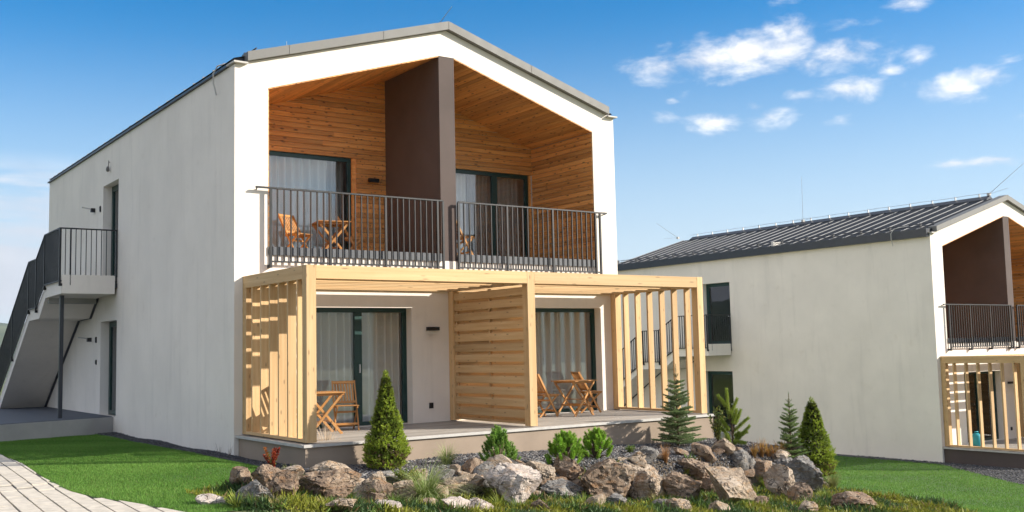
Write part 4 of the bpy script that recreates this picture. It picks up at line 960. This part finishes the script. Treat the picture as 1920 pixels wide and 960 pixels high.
turf('lawn_grass', 460000, 3, 22.4, -12, 8, in_lawn_r, .042, .013, GT, 'short green lawn between the two houses')
def in_cover(x, y):
    nz_ = np.sin(x*3.1)*.10+np.sin(x*7.7+2)*.07
    front = (y < -4.72+nz_) & (y > -7.4-.5*np.clip(x-2, 0, 9)) & (x > -2.4) & (x < 10.7-.9*np.clip(-6-y, 0, 8))
    right = (x > 9.6) & (x < 11.2+np.clip(-4-y, -2, 6)*.25+np.clip(y+3, 0, 8)*.55) & (y > -5) & (y < 3)
    left = (x > -1.25) & (x < -.2) & (y > -5) & (y < -3.4)
    return front | right | left
def cover(n):
    x = rng.uniform(-2.4, 14, n); y = rng.uniform(-10, 3, n); ok = in_cover(x, y) & ~((x > path_edge(y)*0-2.2) & False); x, y = x[ok], y[ok]; n = len(x)
    pn = .5+.3*np.sin(x*2.9+np.sin(y*3.7)*1.3)+.25*np.sin(x*7.3+y*5.9)+.15*np.sin(x*17+y*13); pn = np.clip(pn, 0, 1)
    keep = rng.uniform(size=n) < (.35+.65*pn); x, y, pn = x[keep], y[keep], pn[keep]; n = len(x)
    b = np.stack([x, y, height(x, y)+rng.uniform(0, .05, n)*pn], 1); d = nrm(np.stack([rng.normal(0, .75, n), rng.normal(0, .75, n), rng.uniform(.3, 1.2, n)], 1))
    k = rng.integers(3, size=n); h1 = .5+.5*np.sin(x*5.3+2*np.sin(y*2.1)); tone = np.where((h1 > .62)[:, None], np.array([[.25, .26, .035]]), np.array([[.105, .165, .032]])); tone = np.where((h1 < .22)[:, None], np.array([[.06, .11, .035]]), tone)
    tone = tone*(1+rng.uniform(-.4, .4, (n, 1))); dry = rng.uniform(size=n) < .06; tone[dry] = (.26, .19, .09)
    T = leaves(b, d, (.035+.10*pn)*rng.uniform(.4, 1.4, n), .012+.012*rng.uniform(0, 1, n)); return soup('ground_cover', T, np.clip(np.tile(tone, (2, 1)), 0, 1), M['veg'], None, 'stuff', 'low yellow and green ground cover at the foot of the rocks', 'ground cover')
cover(430000)

# ---------------------------------------------------------------- plants, each where its foot shows
def foot(u, v): p = hit(u, v); return p
def px_h(p, v): d = p-CAM; return v/FPX*d.dot(fw)
p = Vector((1.17, -3.38, hz(1.17, -3.38))); cone_spruce(p, 1.46, .335, 'bright green cone-shaped dwarf spruce in front of the mullioned terrace door')
p = foot(1528, 893); cone_spruce(p, px_h(p, 142), px_h(p, 37), 'yellow-green cone-shaped dwarf spruce above the long dark slab', ((0, .85), (.12, 1.), (.35, .86), (.6, .60), (.8, .36), (.94, .15), (1, .03)))
p = foot(1272, 838); fir(p, px_h(p, 154), px_h(p, 46), 'blue-green young fir with wide layered branches before the pergola fins', (.085, .115, .05))
p = foot(1484, 866); fir(p, px_h(p, 130), px_h(p, 28), 'slender young spruce with bare tip beside the yellow-green cone spruce', (.085, .12, .04), .12, .10, 'spruce_tree', .8)
p = foot(936, 876); mugo(p, px_h(p, 76), px_h(p, 34), 'pointed mountain pine with a leading shoot above the large pale boulder', (.075, .135, .028), 1.5)
p = foot(1059, 871); mugo(p, px_h(p, 62), px_h(p, 34), 'wide round mountain pine above the pointed brown boulder', (.085, .155, .02), .9)
p = foot(1118, 860); mugo(p, px_h(p, 56), px_h(p, 28), 'round mountain pine nearest the fir, lit yellow-green', (.095, .165, .022), .9)
# tall pine with upright candles
p = foot(1376, 838); s1 = px_h(p, 1); t = plant('upright_pine', 'tall young pine with thick upright candles beside the dark side door', 'pine', p); T = []; C = []; br = MB()
RT, UPV = np.array(rt), np.array([0, 0, 1.])
br.tube([(0, 0, -.05), tuple(RT*-4*s1+UPV*60*s1), tuple(RT*-8*s1+UPV*100*s1)], [.02, .014, .01], 6)
for (a, b, c, d) in ((-8, 58, -10, 107), (-10, 74, -26, 96), (-6, 52, 10, 88), (2, 40, 14, 68), (-2, 25, 30, 52), (0, 20, 26, 26), (-4, 12, 20, 8), (-6, 50, -4, 66), (-8, 30, -22, 52), (-6, 16, -20, 34), (2, 8, 30, 38), (-2, 42, 6, 70), (0, 2, 10, 26), (-8, 4, -14, 24)):
    dep = np.array(fw)*rng.uniform(-8, 8)*s1; q0 = RT*a*s1+UPV*b*s1+dep; q1 = RT*c*s1+UPV*d*s1+dep; L = np.linalg.norm(q1-q0)
    T.append(shoot(q0, q1-q0, L, .062, 900, .95, .0095, .05)); C.append(vary((.32, .40, .075), 900, .3)); br.tube([(0, 0, max(.01, q0[2]*.6)), tuple(q0), tuple(q1)], [.008, .007, .004], 4)
soup('crown', np.concatenate(T), np.concatenate(C), M['veg'], t); br.build('branches', M['bark'], t, True, org=p)
p = foot(1346, 834); leafy(p, px_h(p, 74), px_h(p, 20), 900, (.085, .12, .03), 'leafy green shrub with pale stems beside the upright pine', cols=[(.16, .21, .05), (.24, .26, .06), (.11, .16, .04)], nst=16)
p = foot(511, 884); leafy(p, px_h(p, 46), px_h(p, 26), 700, (.3, .05, .02), 'small red-leaved shrub at the terrace corner', 'red_shrub', .035, .026, [(.33, .055, .02), (.36, .12, .03), (.22, .03, .015), (.14, .15, .03)], 10)
p = foot(613, 868); tuft(p, 120, .74, .30, (.42, .30, .16), 'feathery dry grass with pale plumes before the pergola corner post', 'feather_grass', .5, .012, (.78, .66, .52)); 
p = foot(614, 868); tuft(p, 110, .40, .35, (.42, .25, .08), 'low ochre grass at the foot of the feathery plumes', 'grass_tuft', .3, .006)
p = foot(838, 872); tuft(p, 220, .42, .75, (.20, .26, .08), 'spiky pale green grass tuft against the terrace edge', 'grass_tuft', .45, .010, (.42, .44, .2))
p = foot(800, 946); tuft(p, 700, .82, .95, (.20, .27, .07), 'large drooping grass clump spilling over the bank', 'grass_tuft', 1.0, .010, (.46, .50, .25), lean=(-.2, -.1))
p = foot(764, 912); leafy(p, .26, .30, 1500, (.16, .22, .02), 'bright yellow-green heath cushion beside the drooping grass', 'heath_cushion', .045, .018, [(.17, .23, .02), (.22, .25, .03), (.09, .15, .02)], 30)
p = foot(542, 893); tuft(p, 220, .24, .8, (.22, .25, .06), 'yellow-green arching grass between the brown boulders', 'grass_tuft', .8, .007, (.36, .37, .12))
p = foot(918, 940); tuft(p, 150, .36, .5, (.15, .20, .03), 'bright green grass sprouting beside the large pale boulder', 'grass_tuft', .7, .009, (.30, .28, .05), lean=(-.2, -.1))
p = foot(1248, 868); tuft(p, 150, .34, .30, (.30, .14, .05), 'orange-brown dry plant standing in the gravel', 'dry_plant', .25, .007, (.42, .24, .10))
p = foot(1437, 922); tuft(p, 170, .36, .8, (.13, .19, .02), 'bright green fern-like plant between the tan boulders', 'fern', .6, .014, (.20, .25, .03), cat='fern')
p = foot(1182, 850); leafy(p, .14, .16, 260, (.12, .20, .03), 'small fresh green herb in the gravel near the fir', 'herb', .04, .02, [(.13, .21, .03), (.09, .15, .03)], 12)
p = foot(1155, 872); tuft(p, 60, .13, .6, (.13, .20, .03), 'little green seedling tuft in the gravel', 'grass_tuft', .4, .007)
p = foot(1305, 920); tuft(p, 120, .34, .6, (.16, .19, .05), 'thin green and straw grass between boulders below the gravel', 'grass_tuft', .7, .006, (.36, .31, .14))
p = foot(1562, 925); tuft(p, 260, .5, .35, (.17, .20, .05), 'tall rough grass at the foot of the yellow-green cone spruce', 'grass_tuft', .4, .007, (.33, .31, .13))
p = foot(1362, 838); tuft(p, 120, .3, .4, (.30, .30, .07), 'straw-yellow grass between the shrub and the upright pine', 'grass_tuft', .5, .008, (.5, .46, .2))
for u in (1414, 1428, 1441, 1452, 1463):
    q = hit(u, 856); tuft(q, 60, .30+random.uniform(-.08, .1), .45, (.26, .14, .05), 'rusty orange dry perennial in the row behind the gravel crest', 'dry_plant', .3, .02, (.45, .27, .06))['group'] = 'dry perennials behind the gravel crest'
for u in (411, 430): q = on(u, 845, 'x', -.06); q.z = hz(q.x, q.y); tuft(q, 9, .26, .4, (.10, .06, .04), 'bare dark sprig growing at the foot of the side wall', 'bare_sprig', .15, .007, cat='sprig')['group'] = 'sprigs at the wall foot'
wr_ = random.Random(5)
for i in range(46):
    u = 440+i*25.5+wr_.uniform(-12, 12); v = wr_.choice((952, 944, 934, 922)) if i % 3 else 956
    p = foot(u, v); k = wr_.random(); ton = (.24, .29, .045) if k > .6 else (.13, .20, .04) if k > .25 else (.30, .25, .10)
    nm = 'yellow-green' if k > .6 else 'green' if k > .25 else 'straw-coloured'
    tuft(p, 90, .14+.16*wr_.random(), .75, ton, '%s weed tuft growing at the foot of the %s' % (nm, near(p)), 'weed_tuft', .5, .010, tuple(x*1.25 for x in ton), cat='weed')['group'] = 'weed tufts before the rocks'

# ---------------------------------------------------------------- hazy valley air
def f_haze(t, b, oc):
    t.n.remove(b); v = t.new('ShaderNodeVolumePrincipled'); v.inputs['Color'].default_value = (.80, .88, 1, 1); v.inputs['Density'].default_value = 4.5e-5; v.inputs['Anisotropy'].default_value = .2
    t.l.new(v.outputs[0], t.n['Material Output'].inputs['Volume'])
hzm = mat('haze_air', f_haze)
mb = MB(); mb.box(-9200, 9200, -9200, 9200, -135, 460); tag(mb.build('haze', hzm), 'thin pale haze over the valley', 'haze', kind='stuff')
